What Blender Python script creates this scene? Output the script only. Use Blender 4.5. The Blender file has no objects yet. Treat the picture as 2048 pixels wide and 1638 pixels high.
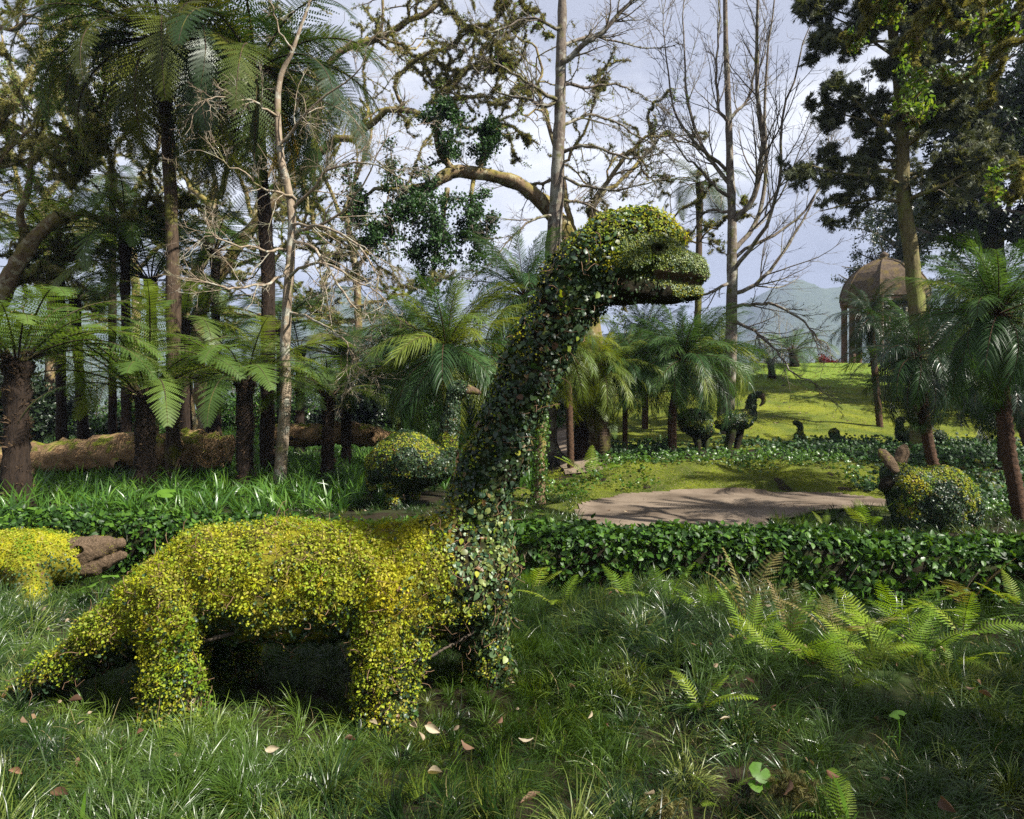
import bpy, math, random
import numpy as np
from mathutils import Vector, noise as mnoise
RNG = np.random.default_rng(7)
random.seed(7)
sc = bpy.context.scene
COL = sc.collection
F = 1365.0           # focal length in pixels of the 2048 wide photograph
CH = 1.6             # eye height
# ------------------------------------------------------------ camera
cam_d = bpy.data.cameras.new('camera'); cam = bpy.data.objects.new('camera', cam_d); COL.objects.link(cam)
cam.location = (0, 0, CH); cam.rotation_euler = (math.pi/2, 0, 0)
cam_d.sensor_width = 36; cam_d.lens = 36*F/2048; cam_d.shift_y = -19/2048
cam_d.clip_start = .05; cam_d.clip_end = 9000
sc.camera = cam
# ------------------------------------------------------------ world, sun, exposure
SUN_DIR = Vector((.74, -.38, .80)).normalized()
SUN_EL = math.asin(SUN_DIR.z); SUN_AZ = math.atan2(SUN_DIR.x, SUN_DIR.y)
w = bpy.data.worlds.new('World'); sc.world = w; w.use_nodes = True
nt = w.node_tree; nt.nodes.clear()
def N(t, ty, **k):
    n = t.nodes.new(ty)
    for a, b in k.items(): setattr(n, a, b)
    return n
sky = N(nt, 'ShaderNodeTexSky', sky_type='NISHITA', sun_disc=False, sun_elevation=SUN_EL, sun_rotation=SUN_AZ, air_density=1.0, dust_density=.6)
tc = N(nt, 'ShaderNodeTexCoord'); sep = N(nt, 'ShaderNodeSeparateXYZ')
nt.links.new(tc.outputs['Generated'], sep.inputs[0])
mp = N(nt, 'ShaderNodeMapping'); mp.inputs['Scale'].default_value = (1.6, 1.6, 3.2); mp.inputs['Location'].default_value = (.3, .1, .35)
nt.links.new(tc.outputs['Generated'], mp.inputs[0])
nz = N(nt, 'ShaderNodeTexNoise'); nz.inputs['Scale'].default_value = 1.5; nz.inputs['Detail'].default_value = 7; nz.inputs['Roughness'].default_value = .55
nt.links.new(mp.outputs[0], nz.inputs[0])
# the cloud deck is thinner and brighter higher up, thicker and greyer near the hills
ad = N(nt, 'ShaderNodeMath', operation='MULTIPLY_ADD'); ad.inputs[1].default_value = .75
nt.links.new(sep.outputs[2], ad.inputs[0]); nt.links.new(nz.outputs[0], ad.inputs[2])
cr = N(nt, 'ShaderNodeValToRGB'); el = cr.color_ramp.elements
el[0].position = .42; el[0].color = (3.0, 3.25, 4.1, 1)
el[1].position = .90; el[1].color = (5.0, 5.3, 6.4, 1)
e = el.new(.60); e.color = (4.9, 5.2, 6.3, 1)
e = el.new(.74); e.color = (10.5, 10.7, 11.3, 1)
nt.links.new(ad.outputs[0], cr.inputs[0])
mx = N(nt, 'ShaderNodeMixRGB'); mx.inputs[0].default_value = .94
nt.links.new(sky.outputs[0], mx.inputs[1]); nt.links.new(cr.outputs[0], mx.inputs[2])
bg = N(nt, 'ShaderNodeBackground'); bg.inputs[1].default_value = .043
nt.links.new(mx.outputs[0], bg.inputs[0])
nt.links.new(bg.outputs[0], N(nt, 'ShaderNodeOutputWorld').inputs[0])
sd = bpy.data.lights.new('sun', 'SUN'); sd.energy = 5.0; sd.angle = math.radians(.55); sd.color = (1, .95, .86)
sun = bpy.data.objects.new('sun', sd); COL.objects.link(sun)
sun.rotation_euler = SUN_DIR.to_track_quat('Z', 'Y').to_euler()
sc.view_settings.view_transform = 'Standard'; sc.view_settings.look = 'None'
sc.view_settings.gamma = 1; sc.view_settings.use_curve_mapping = False
sc.view_settings.exposure = 1.45
sc.render.engine = 'CYCLES'
sc.cycles.max_bounces = 6; sc.cycles.diffuse_bounces = 3; sc.cycles.glossy_bounces = 2
sc.cycles.transmission_bounces = 3; sc.cycles.volume_bounces = 0
sc.cycles.use_denoising = False; sc.cycles.use_adaptive_sampling = False; sc.cycles.caustics_reflective = False; sc.cycles.caustics_refractive = False
sc.cycles.sample_clamp_indirect = 4

# ------------------------------------------------------------ helpers
def P(px, py, d): return np.array([(px-1024)/F*d, d, CH-(py-800)/F*d])
def ss(a, b, x):
    t = np.clip((np.asarray(x, float)-a)/(b-a), 0, 1); return t*t*(3-2*t)
def nrm(v): return v/np.maximum(np.linalg.norm(v, axis=-1, keepdims=True), 1e-9)
_lat = np.random.default_rng(3).random((64, 64))
def vnoise(x, y, s=1.0):      # smooth value noise
    x = np.asarray(x, float)*s+1000; y = np.asarray(y, float)*s+1000
    i = np.floor(x).astype(int); j = np.floor(y).astype(int); u = x-i; v = y-j
    u = u*u*(3-2*u); v = v*v*(3-2*v)
    a = _lat[i % 64, j % 64]; b = _lat[(i+1) % 64, j % 64]; c = _lat[i % 64, (j+1) % 64]; d = _lat[(i+1) % 64, (j+1) % 64]
    return a*(1-u)*(1-v)+b*u*(1-v)+c*(1-u)*v+d*u*v
def gravel_f(x, y):           # >0 inside the gravel court
    y = np.where(y < 6.3-.15*x, -50, y)
    a = 1-(np.abs((x-3.65)/2.8)**3+np.abs((y-7.9)/3.95)**3)+.05*(vnoise(x, y, 1.3)-.5)
    b = ((x-5.7)/3.1)**2+((y-6.9)/3.05)**2-1+.25*(vnoise(x, y, 1.7)-.5)
    return np.minimum(a, b)
def hc0(x): return 6.5-.15*x
def gz(x, y):
    x = np.asarray(x, float); y = np.asarray(y, float)
    s = .02+.19*ss(-5, 7, x)
    z = .40*ss(11.75, 13.2, y)*ss(-.5, 2.2, x)+.12*ss(13, 16.5, y)*ss(-1, 3, x)
    yc = np.minimum(y, 31)-16.5
    z = z+s*np.where(yc > 0, yc*yc/(yc+1.5), 0)
    back = np.maximum(y-32, 0); z = z-.25*back*ss(0, 8, x)*np.exp(-back/60)-.03*back*np.exp(-back/200)
    near = ss(7.4, 6.2, y)
    m = vnoise(x, y, 1.25)*.5+vnoise(x+9, y, 3.1)*.5
    flat = ss(.25, -.05, gravel_f(x, y))
    foot = np.exp(-((x+1.3)/1.8)**4-((y-3.6)/.75)**4); amp = np.where(y < 6.5, .36*(1-.8*foot), .14)
    z = z-.06*foot
    z = z+(m-.5)*amp*flat*ss(40, 20, y)
    z = z-.03*ss(-.1, .15, gravel_f(x, y))
    return z
def mesh(name, V, Fc, mats=(), smooth=False):
    me = bpy.data.meshes.new(name); V = np.asarray(V, np.float32).reshape(-1, 3)
    if isinstance(Fc, np.ndarray): groups = [Fc]
    elif len(Fc) and isinstance(Fc[0], np.ndarray) and Fc[0].ndim == 2: groups = Fc
    else:
        me.from_pydata(V.tolist(), [], [tuple(int(i) for i in f) for f in Fc]); groups = None
    if groups is not None:
        groups = [g for g in groups if len(g)]
        me.vertices.add(len(V)); me.vertices.foreach_set('co', V.ravel())
        tot = np.concatenate([np.full(len(g), g.shape[1]) for g in groups])
        me.loops.add(int(tot.sum())); me.polygons.add(len(tot))
        me.loops.foreach_set('vertex_index', np.concatenate([g.ravel() for g in groups]).astype(np.int32))
        me.polygons.foreach_set('loop_start', np.concatenate([[0], np.cumsum(tot)[:-1]]).astype(np.int32))
    for m in (mats if isinstance(mats, (list, tuple)) else [mats]): me.materials.append(m)
    if smooth: me.polygons.foreach_set('use_smooth', np.ones(len(me.polygons), bool))
    me.update(calc_edges=True)
    return me
def tag(o, label=None, cat=None, group=None, kind=None):
    if label: o['label'] = label
    if cat: o['category'] = cat
    if group: o['group'] = group
    if kind: o['kind'] = kind
    return o
def root(name, loc, label, cat, group=None):
    o = bpy.data.objects.new(name, None); o.location = Vector([float(c) for c in loc]); o.empty_display_size = .2
    COL.objects.link(o); return tag(o, label, cat, group)
def link(name, me, par=None, loc=None, rot=None, scale=None):
    o = bpy.data.objects.new(name, me); COL.objects.link(o)
    if par is not None: o.parent = par
    if loc is not None: o.location = Vector([float(c) for c in loc])
    if rot is not None: o.rotation_euler = [float(c) for c in rot]
    if scale is not None: o.scale = (scale,)*3 if np.isscalar(scale) else scale
    return o
def rloc(r):
    v = np.zeros(3)
    while r is not None: v = v+np.array(r.location); r = r.parent
    return v
def part(name, V, Fc, mats, par, smooth=False, kind=None):   # V in world coordinates
    V = np.asarray(V, float).reshape(-1, 3)-rloc(par)
    o = link(name, mesh(name, V, Fc, mats, smooth), par)
    if kind: o['kind'] = kind
    return o
def frames(n, spin, lean=None):   # rotation matrices whose z axis is n
    n = nrm(np.asarray(n, float)); ref = np.where(np.abs(n[:, 2:3]) > .95, [[1., 0, 0]], [[0., 0, 1.]])
    u = nrm(np.cross(ref, n)); v = np.cross(n, u)
    c = np.cos(spin)[:, None]; s = np.sin(spin)[:, None]
    x = u*c+v*s; y = -u*s+v*c
    return np.stack([x, y, n], axis=2)
def eul(R):
    return np.stack([np.arctan2(R[:, 2, 1], R[:, 2, 2]), -np.arcsin(np.clip(R[:, 2, 0], -1, 1)), np.arctan2(R[:, 1, 0], R[:, 0, 0])], 1)
_groups = {}
def proto(key, meshes):
    c = bpy.data.collections.new(key)
    for i, m in enumerate(meshes):
        o = bpy.data.objects.new('%s_%02d' % (key, i), m); c.objects.link(o)
    g = bpy.data.node_groups.new(key, 'GeometryNodeTree')
    g.interface.new_socket(name='Geometry', in_out='INPUT', socket_type='NodeSocketGeometry')
    g.interface.new_socket(name='Geometry', in_out='OUTPUT', socket_type='NodeSocketGeometry')
    gi = g.nodes.new('NodeGroupInput'); go = g.nodes.new('NodeGroupOutput'); L = g.links
    ci = g.nodes.new('GeometryNodeCollectionInfo'); ci.inputs[0].default_value = c; ci.inputs[1].default_value = True; ci.inputs[2].default_value = True
    ip = g.nodes.new('GeometryNodeInstanceOnPoints'); ip.inputs['Pick Instance'].default_value = True
    def na(nm, ty):
        a = g.nodes.new('GeometryNodeInputNamedAttribute'); a.data_type = ty; a.inputs[0].default_value = nm; return a.outputs[0]
    e2 = g.nodes.new('FunctionNodeEulerToRotation')
    L.new(na('rot', 'FLOAT_VECTOR'), e2.inputs[0]); L.new(e2.outputs[0], ip.inputs['Rotation'])
    L.new(na('scl', 'FLOAT_VECTOR'), ip.inputs['Scale']); L.new(na('idx', 'INT'), ip.inputs['Instance Index'])
    L.new(gi.outputs[0], ip.inputs['Points']); L.new(ci.outputs[0], ip.inputs['Instance'])
    L.new(ip.outputs[0], go.inputs[0])
    _groups[key] = (g, len(meshes)); return key
def scat(name, key, pts, rot, scl, par=None, idx=None, kind='stuff'):
    pts = np.asarray(pts, float); n = len(pts)
    me = bpy.data.meshes.new(name); me.vertices.add(n); me.vertices.foreach_set('co', (pts-rloc(par)).astype(np.float32).ravel())
    scl = np.asarray(scl, float)
    if scl.ndim == 0: scl = np.full(n, float(scl))
    if scl.ndim == 1: scl = np.repeat(scl[:, None], 3, 1)
    g, k = _groups[key]
    if idx is None: idx = RNG.integers(0, k, n)
    a = me.attributes.new('rot', 'FLOAT_VECTOR', 'POINT'); a.data.foreach_set('vector', np.asarray(rot, np.float32).ravel())
    a = me.attributes.new('scl', 'FLOAT_VECTOR', 'POINT'); a.data.foreach_set('vector', scl.astype(np.float32).ravel())
    a = me.attributes.new('idx', 'INT', 'POINT'); a.data.foreach_set('value', np.asarray(idx, np.int32))
    o = link(name, me, par); md = o.modifiers.new('scatter', 'NODES'); md.node_group = g
    if kind: o['kind'] = kind
    return o
def yaw(n, tilt=.15):
    return np.stack([RNG.normal(0, tilt, n), RNG.normal(0, tilt, n), RNG.uniform(0, 6.283, n)], 1)

# ------------------------------------------------------------ materials
def newmat(name):
    m = bpy.data.materials.new(name); m.use_nodes = True; t = m.node_tree; t.nodes.clear(); return m, t
def rampnode(t, cols, fac, interp='LINEAR'):
    r = N(t, 'ShaderNodeValToRGB'); r.color_ramp.interpolation = interp; e = r.color_ramp.elements
    for i, c in enumerate(cols):
        p = i/(len(cols)-1)
        if i == 0: e[0].position = 0; e[0].color = (*c, 1)
        elif i == len(cols)-1: e[-1].position = 1; e[-1].color = (*c, 1)
        else: k = e.new(p); k.color = (*c, 1)
    t.links.new(fac, r.inputs[0]); return r.outputs[0]
def noisenode(t, scale, detail=4, coord='world', rough=.6, scl3=None):
    if coord == 'world': v = N(t, 'ShaderNodeNewGeometry').outputs['Position']
    else: v = N(t, 'ShaderNodeTexCoord').outputs['Object']
    if scl3:
        mpn = N(t, 'ShaderNodeMapping'); mpn.inputs['Scale'].default_value = scl3; t.links.new(v, mpn.inputs[0]); v = mpn.outputs[0]
    n = N(t, 'ShaderNodeTexNoise'); n.inputs['Scale'].default_value = scale; n.inputs['Detail'].default_value = detail; n.inputs['Roughness'].default_value = rough
    t.links.new(v, n.inputs[0]); return n.outputs[0]
def mixc(t, f, a, b, mode='MIX'):
    m = N(t, 'ShaderNodeMixRGB', blend_type=mode)
    for i, v in enumerate((f, a, b)):
        if hasattr(v, 'links'): t.links.new(v, m.inputs[i])
        else: m.inputs[i].default_value = v if i == 0 else (*v, 1)
    return m.outputs[0]
def maprange(t, v, a, b, c=0, d=1):
    m = N(t, 'ShaderNodeMapRange'); t.links.new(v, m.inputs[0])
    for i, q in enumerate((a, b, c, d)): m.inputs[i+1].default_value = q
    return m.outputs[0]
def finish(t, col, rough=.5, spec=.4, trans=0, bump=None, bstr=.3, bdist=.02, tcol=None):
    p = N(t, 'ShaderNodeBsdfPrincipled'); t.links.new(col, p.inputs['Base Color']); p.inputs['Roughness'].default_value = rough
    p.inputs['Specular IOR Level'].default_value = spec
    if bump is not None:
        b = N(t, 'ShaderNodeBump'); b.inputs['Strength'].default_value = bstr; b.inputs['Distance'].default_value = bdist
        t.links.new(bump, b.inputs['Height']); t.links.new(b.outputs[0], p.inputs['Normal'])
    out = N(t, 'ShaderNodeOutputMaterial'); res = p.outputs[0]
    if trans:
        tr = N(t, 'ShaderNodeBsdfTranslucent'); t.links.new(mixc(t, 1, col, tcol or (1.6, 1.5, .55), 'MULTIPLY'), tr.inputs[0])
        ms = N(t, 'ShaderNodeMixShader'); ms.inputs[0].default_value = trans
        t.links.new(res, ms.inputs[1]); t.links.new(tr.outputs[0], ms.inputs[2]); res = ms.outputs[0]
    t.links.new(res, out.inputs[0])
def leafmat(name, cols, rough=.45, spec=.4, trans=.3, patch=None, pscale=1.5, plo=.5, phi=.65, patch2=None, p2s=2.):
    m, t = newmat(name); oi = N(t, 'ShaderNodeObjectInfo')
    c = rampnode(t, cols, oi.outputs['Random'])
    if patch: c = mixc(t, maprange(t, noisenode(t, pscale, 2), plo, phi), c, patch)
    if patch2: c = mixc(t, maprange(t, noisenode(t, p2s, 3), .54, .66, 0, .85), c, patch2)
    n = noisenode(t, 60, 1); c = mixc(t, maprange(t, n, .3, .7, 0, .25), c, (.02, .02, .008))
    finish(t, c, rough, spec, trans); return m
def barkmat(name, a, b, moss=None, mlo=.5, mhi=.62, scale=8, stretch=(1, 1, .25), lichen=None, up=0., bstr=.7):
    m, t = newmat(name); n = noisenode(t, scale, 8, 'world', .7, stretch)
    c = rampnode(t, [a, b], maprange(t, n, .3, .7))
    if lichen: c = mixc(t, maprange(t, noisenode(t, 5, 5), .52, .6), c, lichen)
    if moss:
        f = noisenode(t, 3, 6)
        if up:
            g = N(t, 'ShaderNodeNewGeometry'); s = N(t, 'ShaderNodeSeparateXYZ'); t.links.new(g.outputs['Normal'], s.inputs[0])
            q = N(t, 'ShaderNodeMath', operation='MULTIPLY_ADD'); q.inputs[1].default_value = up
            t.links.new(s.outputs[2], q.inputs[0]); t.links.new(f, q.inputs[2]); f = q.outputs[0]
        c = mixc(t, maprange(t, f, mlo, mhi), c, moss)
    finish(t, c, .9, .15, 0, n, bstr, .03); return m
M = {}
M['grass'] = leafmat('mondo grass', [(.005, .017, .004), (.010, .032, .006), (.022, .056, .010), (.05, .10, .015), (.17, .20, .04)], .33, .42, .28, (.05, .10, .014), .9, .46, .64)
M['grass_light'] = leafmat('grass light', [(.05, .10, .014), (.09, .16, .018), (.15, .21, .025)], .42, .45, .35)
M['straw'] = leafmat('straw', [(.14, .11, .045), (.24, .20, .09)], .7, .2, .2)
M['strap'] = leafmat('strap leaf', [(.035, .10, .018), (.07, .17, .02), (.12, .24, .028)], .35, .5, .35)
M['hedge'] = leafmat('camellia leaf', [(.010, .030, .006), (.020, .058, .009), (.04, .105, .012), (.09, .18, .018)], .45, .2, .2)
M['ivy'] = leafmat('ivy leaf', [(.012, .034, .010), (.020, .055, .012), (.04, .11, .016)], .46, .25, .2)
M['ivy_light'] = leafmat('ivy light leaf', [(.03, .08, .012), (.06, .14, .018), (.10, .20, .02)], .35, .45, .35)
M['fig'] = leafmat('fig leaf', [(.018, .045, .022), (.030, .075, .035), (.05, .10, .05), (.045, .11, .02), (.10, .14, .03), (.16, .08, .03)], .42, .4, .2)
M['fig_pale'] = leafmat('fig pale leaf', [(.08, .14, .06), (.13, .20, .09), (.24, .28, .08), (.17, .24, .04)], .45, .4, .2)
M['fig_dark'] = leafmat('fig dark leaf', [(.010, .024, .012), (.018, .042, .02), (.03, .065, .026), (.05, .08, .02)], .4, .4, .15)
M['fig_moss'] = leafmat('fig yellow leaf', [(.20, .27, .018), (.26, .34, .02), (.33, .38, .024), (.38, .39, .03), (.34, .29, .10)], .6, .2, .35, (.14, .25, .016), 4, .54, .66, (.48, .44, .025), 2.3)
M['moss_y'] = leafmat('yellow moss', [(.34, .42, .014), (.46, .48, .016), (.26, .37, .012), (.50, .40, .02), (.40, .38, .12)], .9, .1, .35, (.50, .40, .02), 3.1, .58, .72)
M['moss_o'] = leafmat('olive moss', [(.11, .16, .012), (.19, .24, .016), (.28, .28, .04)], .9, .1, .2)
M['twig_pale'] = leafmat('creeper stem', [(.28, .20, .12), (.18, .10, .06), (.35, .27, .18)], .8, .2, 0)
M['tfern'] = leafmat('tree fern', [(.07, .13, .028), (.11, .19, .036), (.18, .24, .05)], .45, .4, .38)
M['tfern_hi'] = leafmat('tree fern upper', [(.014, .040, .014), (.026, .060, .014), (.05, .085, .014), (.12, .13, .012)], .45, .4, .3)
M['tfern_dark'] = leafmat('tree fern painted shade', [(.04, .085, .022), (.06, .12, .028)], .45, .4, .35)  # darker copy of the tree fern, shade put into its colour
M['tfern_dead'] = leafmat('dead frond', [(.03, .020, .013), (.08, .048, .028), (.14, .09, .05)], .8, .2, .2)
M['tfern_gold'] = leafmat('golden frond', [(.45, .28, .02), (.35, .26, .03)], .7, .2, .4)
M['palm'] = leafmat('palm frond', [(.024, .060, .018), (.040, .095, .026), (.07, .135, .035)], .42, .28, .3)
M['palm_y'] = leafmat('palm frond painted sun', [(.10, .16, .025), (.20, .24, .03), (.08, .14, .03)], .42, .3, .35)  # lighter copy of the palm frond, sunlight put into its colour
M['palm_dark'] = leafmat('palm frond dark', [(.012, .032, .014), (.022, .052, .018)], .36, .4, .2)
M['fern'] = leafmat('lady fern', [(.13, .25, .02), (.22, .36, .022), (.32, .42, .03)], .5, .3, .45)
M['fern_brown'] = leafmat('fading fern', [(.20, .19, .06), (.24, .16, .07)], .6, .2, .35)
M['conifer'] = leafmat('conifer spray', [(.05, .065, .035), (.085, .105, .055), (.15, .16, .08)], .6, .3, .2)
M['lichen'] = leafmat('lichen tuft', [(.26, .25, .10), (.36, .33, .15), (.22, .24, .06)], .9, .1, .3)
M['lichen_dark'] = leafmat('bough moss', [(.09, .075, .035), (.15, .13, .05), (.11, .12, .04), (.24, .22, .09)], .9, .1, .25)
M['evergreen'] = leafmat('evergreen leaf', [(.010, .022, .010), (.018, .036, .013), (.03, .055, .02)], .35, .5, .12)
M['oakleaf'] = leafmat('small bright leaf', [(.06, .13, .02), (.11, .19, .03), (.18, .24, .04)], .5, .3, .45)
M['litter'] = leafmat('leaf litter', [(.22, .14, .08), (.12, .05, .025), (.30, .24, .16), (.07, .035, .02)], .7, .25, .15)
M['litter_pale'] = leafmat('pale fallen leaf', [(.44, .37, .26), (.38, .31, .20)], .6, .3, .2)
M['litter_brown'] = leafmat('brown fallen leaf', [(.10, .05, .028), (.17, .10, .06)], .6, .3, .15)
M['broad'] = leafmat('broad leaf', [(.10, .22, .025), (.14, .28, .03)], .45, .4, .4)
M['red'] = leafmat('red leaf', [(.10, .012, .02), (.16, .02, .03)], .5, .3, .3)
M['trunk_fern'] = barkmat('tree fern trunk', (.008, .006, .005), (.042, .028, .019), scale=22, stretch=(1, 1, .18), bstr=1)
M['trunk_fern_m'] = barkmat('mossy fern trunk', (.02, .014, .010), (.10, .068, .045), (.10, .10, .02), .5, .62, 22, (1, 1, .2), bstr=1)
M['bark_pale'] = barkmat('pale bark', (.13, .095, .065), (.36, .29, .21), (.14, .14, .05), .56, .66, 16, (1, 1, .4), lichen=(.34, .33, .27))
M['bark_grey'] = barkmat('grey bark', (.06, .048, .04), (.20, .165, .13), (.10, .10, .03), .55, .66, 16, (1, 1, .5), lichen=(.24, .23, .19))
M['bark_red'] = barkmat('reddish bark', (.05, .026, .018), (.19, .105, .075), scale=18, stretch=(1, 1, .15), lichen=(.22, .17, .13), bstr=1)
M['bark_moss'] = barkmat('mossy bark', (.07, .045, .025), (.24, .17, .10), (.17, .14, .04), .46, .60, 12, (1, 1, .7), lichen=(.33, .30, .20), up=.12)
M['bark_conifer'] = barkmat('conifer bark', (.07, .055, .025), (.20, .17, .08), (.16, .17, .05), .5, .6, 18, (1, 1, .3), bstr=1)
M['log'] = barkmat('fallen trunk bark', (.12, .065, .03), (.36, .24, .13), (.15, .17, .018), .58, .68, 9, (.6, 1, 1), up=.12, bstr=1)
M['palm_trunk'] = barkmat('palm trunk', (.02, .012, .008), (.11, .062, .036), scale=20, stretch=(1, 1, 1.5), bstr=1)
M['wet_dark'] = barkmat('topiary core', (.008, .007, .004), (.03, .024, .012), (.03, .045, .01), .45, .6, 25, (1, 1, 1), bstr=1)  # near-black core colour paints shade into the leaf gaps
M['moss_core'] = barkmat('moss core', (.06, .055, .01), (.20, .19, .015), (.32, .30, .012), .42, .55, 18, (1, 1, 1), bstr=1)
M['moss_dark'] = barkmat('moss underlayer', (.03, .03, .008), (.12, .115, .012), (.22, .20, .012), .45, .60, 18, (1, 1, 1), bstr=1)  # moss darkened so the leaf gaps carry painted shade
M['root_brown'] = barkmat('root fibre', (.05, .033, .018), (.20, .14, .09), (.24, .26, .02), .60, .66, 55, (1, 1, 1), up=.02, bstr=1)
M['hair_grey'] = leafmat('cobwebby root', [(.16, .13, .10), (.10, .08, .06)], .9, .1, .3)
def soil():
    m, t = newmat('soil'); n = noisenode(t, 7, 8, 'world', .7)
    c = rampnode(t, [(.006, .006, .004), (.022, .017, .010), (.04, .03, .018)], n)
    c = mixc(t, maprange(t, noisenode(t, .8, 5), .5, .62, 0, .7), c, (.035, .06, .015))
    finish(t, c, .95, .1, 0, n, .8, .04); return m
M['soil'] = soil()
def lawnm(name, a, b, c3):
    m, t = newmat(name); n = noisenode(t, 1.1, 7, 'world', .65); n2 = noisenode(t, 22, 6, 'world', .75)
    c = rampnode(t, [a, b], maprange(t, n, .36, .62)); c = mixc(t, maprange(t, n2, .44, .72, 0, .9), c, c3)
    c = mixc(t, maprange(t, noisenode(t, 55, 2), .60, .66, 0, .8), c, (.30, .22, .15))
    finish(t, c, .95, .1, 0, n2, 1, .06); return m
M['lawn'] = lawnm('moss lawn', (.075, .115, .012), (.21, .235, .016), (.05, .07, .012))
M['lawn_top'] = lawnm('grass lawn', (.11, .19, .022), (.18, .25, .024), (.09, .14, .02))
M['bank'] = lawnm('moss bank', (.055, .08, .010), (.15, .18, .012), (.035, .05, .012))
def gravelm(name='gravel', k=1):
    m, t = newmat(name); n = noisenode(t, 60, 6, 'world', .8); n2 = noisenode(t, .9, 4)
    c = rampnode(t, [(.13*k, .098*k, .070*k), (.29*k, .225*k, .165*k), (.50*k, .42*k, .33*k)], n)
    c = mixc(t, maprange(t, n2, .42, .6, 0, .75), c, (.11*k, .08*k, .055*k))
    c = mixc(t, maprange(t, noisenode(t, 24, 3), .66, .70), c, (.07, .05, .03))
    finish(t, c, .95, .15, 0, n, .6, .012); return m
M['gravel'] = gravelm('gravel', .60); M['path'] = gravelm('footpath gravel', .8)
def hillm():
    m, t = newmat('forest hill'); n = noisenode(t, .05, 8, 'world', .7)
    finish(t, rampnode(t, [(.02, .04, .02), (.06, .085, .035), (.10, .11, .05)], n), 1, 0, 0, n, 1, 8); return m
M['hill'] = hillm()
def roofm():
    m, t = newmat('mossy roof'); n = noisenode(t, 6, 8, 'world', .75)
    c = rampnode(t, [(.05, .038, .028), (.12, .088, .062)], maprange(t, n, .35, .65)); c = mixc(t, maprange(t, noisenode(t, 2.2, 5), .50, .66, 0, .7), c, (.14, .105, .028))
    finish(t, c, .95, .1, 0, n, 1, .05); return m
M['roof'] = roofm()
M['column'] = barkmat('brick column', (.06, .035, .026), (.17, .10, .075), scale=10, stretch=(1, 1, 2))

# ------------------------------------------------------------ small shapes
def strips(paths, sides, widths):
    # paths (B,K,3), sides (B,K,3), widths (B,K) -> V, quads
    A = paths-sides*widths[..., None]; B_ = paths+sides*widths[..., None]
    b, k, _ = paths.shape; V = np.stack([A, B_], 2).reshape(-1, 3)
    i = (np.arange(b)[:, None]*k+np.arange(k-1)[None])*2
    return V, np.stack([i, i+1, i+3, i+2], -1).reshape(-1, 4)
def blades(rng, n, L0, L1, w, spread, lean0, lean1, K=5, base=.03):
    a = rng.uniform(0, 6.283, n); L = rng.uniform(L0, L1, n); ln = rng.uniform(lean0, lean1, n)
    out = np.stack([np.cos(a), np.sin(a), 0*a], 1); s = np.linspace(0, 1, K)
    r0 = rng.uniform(0, base, n)
    th = ln[:, None]*s[None]**1.1*1.9           # bend angle from vertical
    seg = L[:, None]/(K-1)
    dx = np.cumsum(np.concatenate([np.zeros((n, 1)), np.sin(th[:, 1:]+spread)*seg], 1), 1)
    dz = np.cumsum(np.concatenate([np.zeros((n, 1)), np.cos(th[:, 1:]+spread)*seg], 1), 1)
    p = out[:, None]*(r0[:, None]+dx)[..., None]; p[..., 2] = dz-.02
    tw = rng.normal(0, .5, n); sd = np.stack([-np.sin(a+tw), np.cos(a+tw), rng.normal(0, .25, n)], 1)
    sd = nrm(sd)[:, None].repeat(K, 1)
    wd = w*np.array([.8, 1, .9, .6, .08])[None, :K]*rng.uniform(.7, 1.2, n)[:, None]
    return strips(p, sd, wd)
def leafshape(L=1., W=.5, fold=.12, bend=.15, petiole=.0):
    # ovate leaf, growing along +Y, lying in XY, z up
    ys = np.array([0, .18, .45, .75, 1.]); hw = np.array([.03, .42, .5, .3, 0.])*W
    V = []; Fq = []
    for y, h in zip(ys, hw):
        z = -bend*y*y*L
        V += [(-h*L, y*L, z+fold*h*L), (0, y*L, z), (h*L, y*L, z+fold*h*L)]
    for i in range(4):
        a = i*3; Fq += [(a, a+1, a+4, a+3), (a+1, a+2, a+5, a+4)]
    return np.array(V, float), Fq
def join(lst):
    V = []; Fq = []; o = 0
    for v, f in lst:
        V.append(np.asarray(v, float)); Fq += [tuple(int(i)+o for i in q) for q in f]; o += len(v)
    return np.concatenate(V), Fq
def rotm(rx, ry, rz):
    cx, sx, cy, sy, cz, sz = math.cos(rx), math.sin(rx), math.cos(ry), math.sin(ry), math.cos(rz), math.sin(rz)
    return np.array([[cz, -sz, 0], [sz, cz, 0], [0, 0, 1]])@np.array([[cy, 0, sy], [0, 1, 0], [-sy, 0, cy]])@np.array([[1, 0, 0], [0, cx, -sx], [0, sx, cx]])
def sprig(rng, n, L, W, spread=.5, lift=.4, r=.4, fold=.12, bend=.2):
    out = []
    for i in range(n):
        v, f = leafshape(L*rng.uniform(.6, 1.1), W, fold, bend)
        R = rotm(rng.uniform(-.2, 1)*lift, rng.normal(0, .3), rng.uniform(0, 6.283))
        out.append((v@R.T+np.array([*rng.normal(0, r*L, 2), rng.uniform(0, .6*spread*L)]), f))
    return join(out)
def ivyleaf(L=1.):
    a = np.radians([90, 118, 150, 185, 225, 270, 315, 355, 30, 62]); r = np.array([1, .52, .78, .45, .58, .2, .58, .45, .78, .52])*L*.62
    V = [(0, 0, .05*L)]+[(r[i]*math.cos(a[i]), r[i]*math.sin(a[i]), -.08*L*(r[i]/L)) for i in range(10)]
    return np.array(V), [(0, i+1, (i+1) % 10+1) for i in range(10)]
r1 = np.random.default_rng(11)
def PM(key, builders, mat):
    ms = []
    for i, (v, f) in enumerate(builders): ms.append(mesh(key+'_shape', v, f, [mat]))
    return proto(key, ms)
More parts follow.
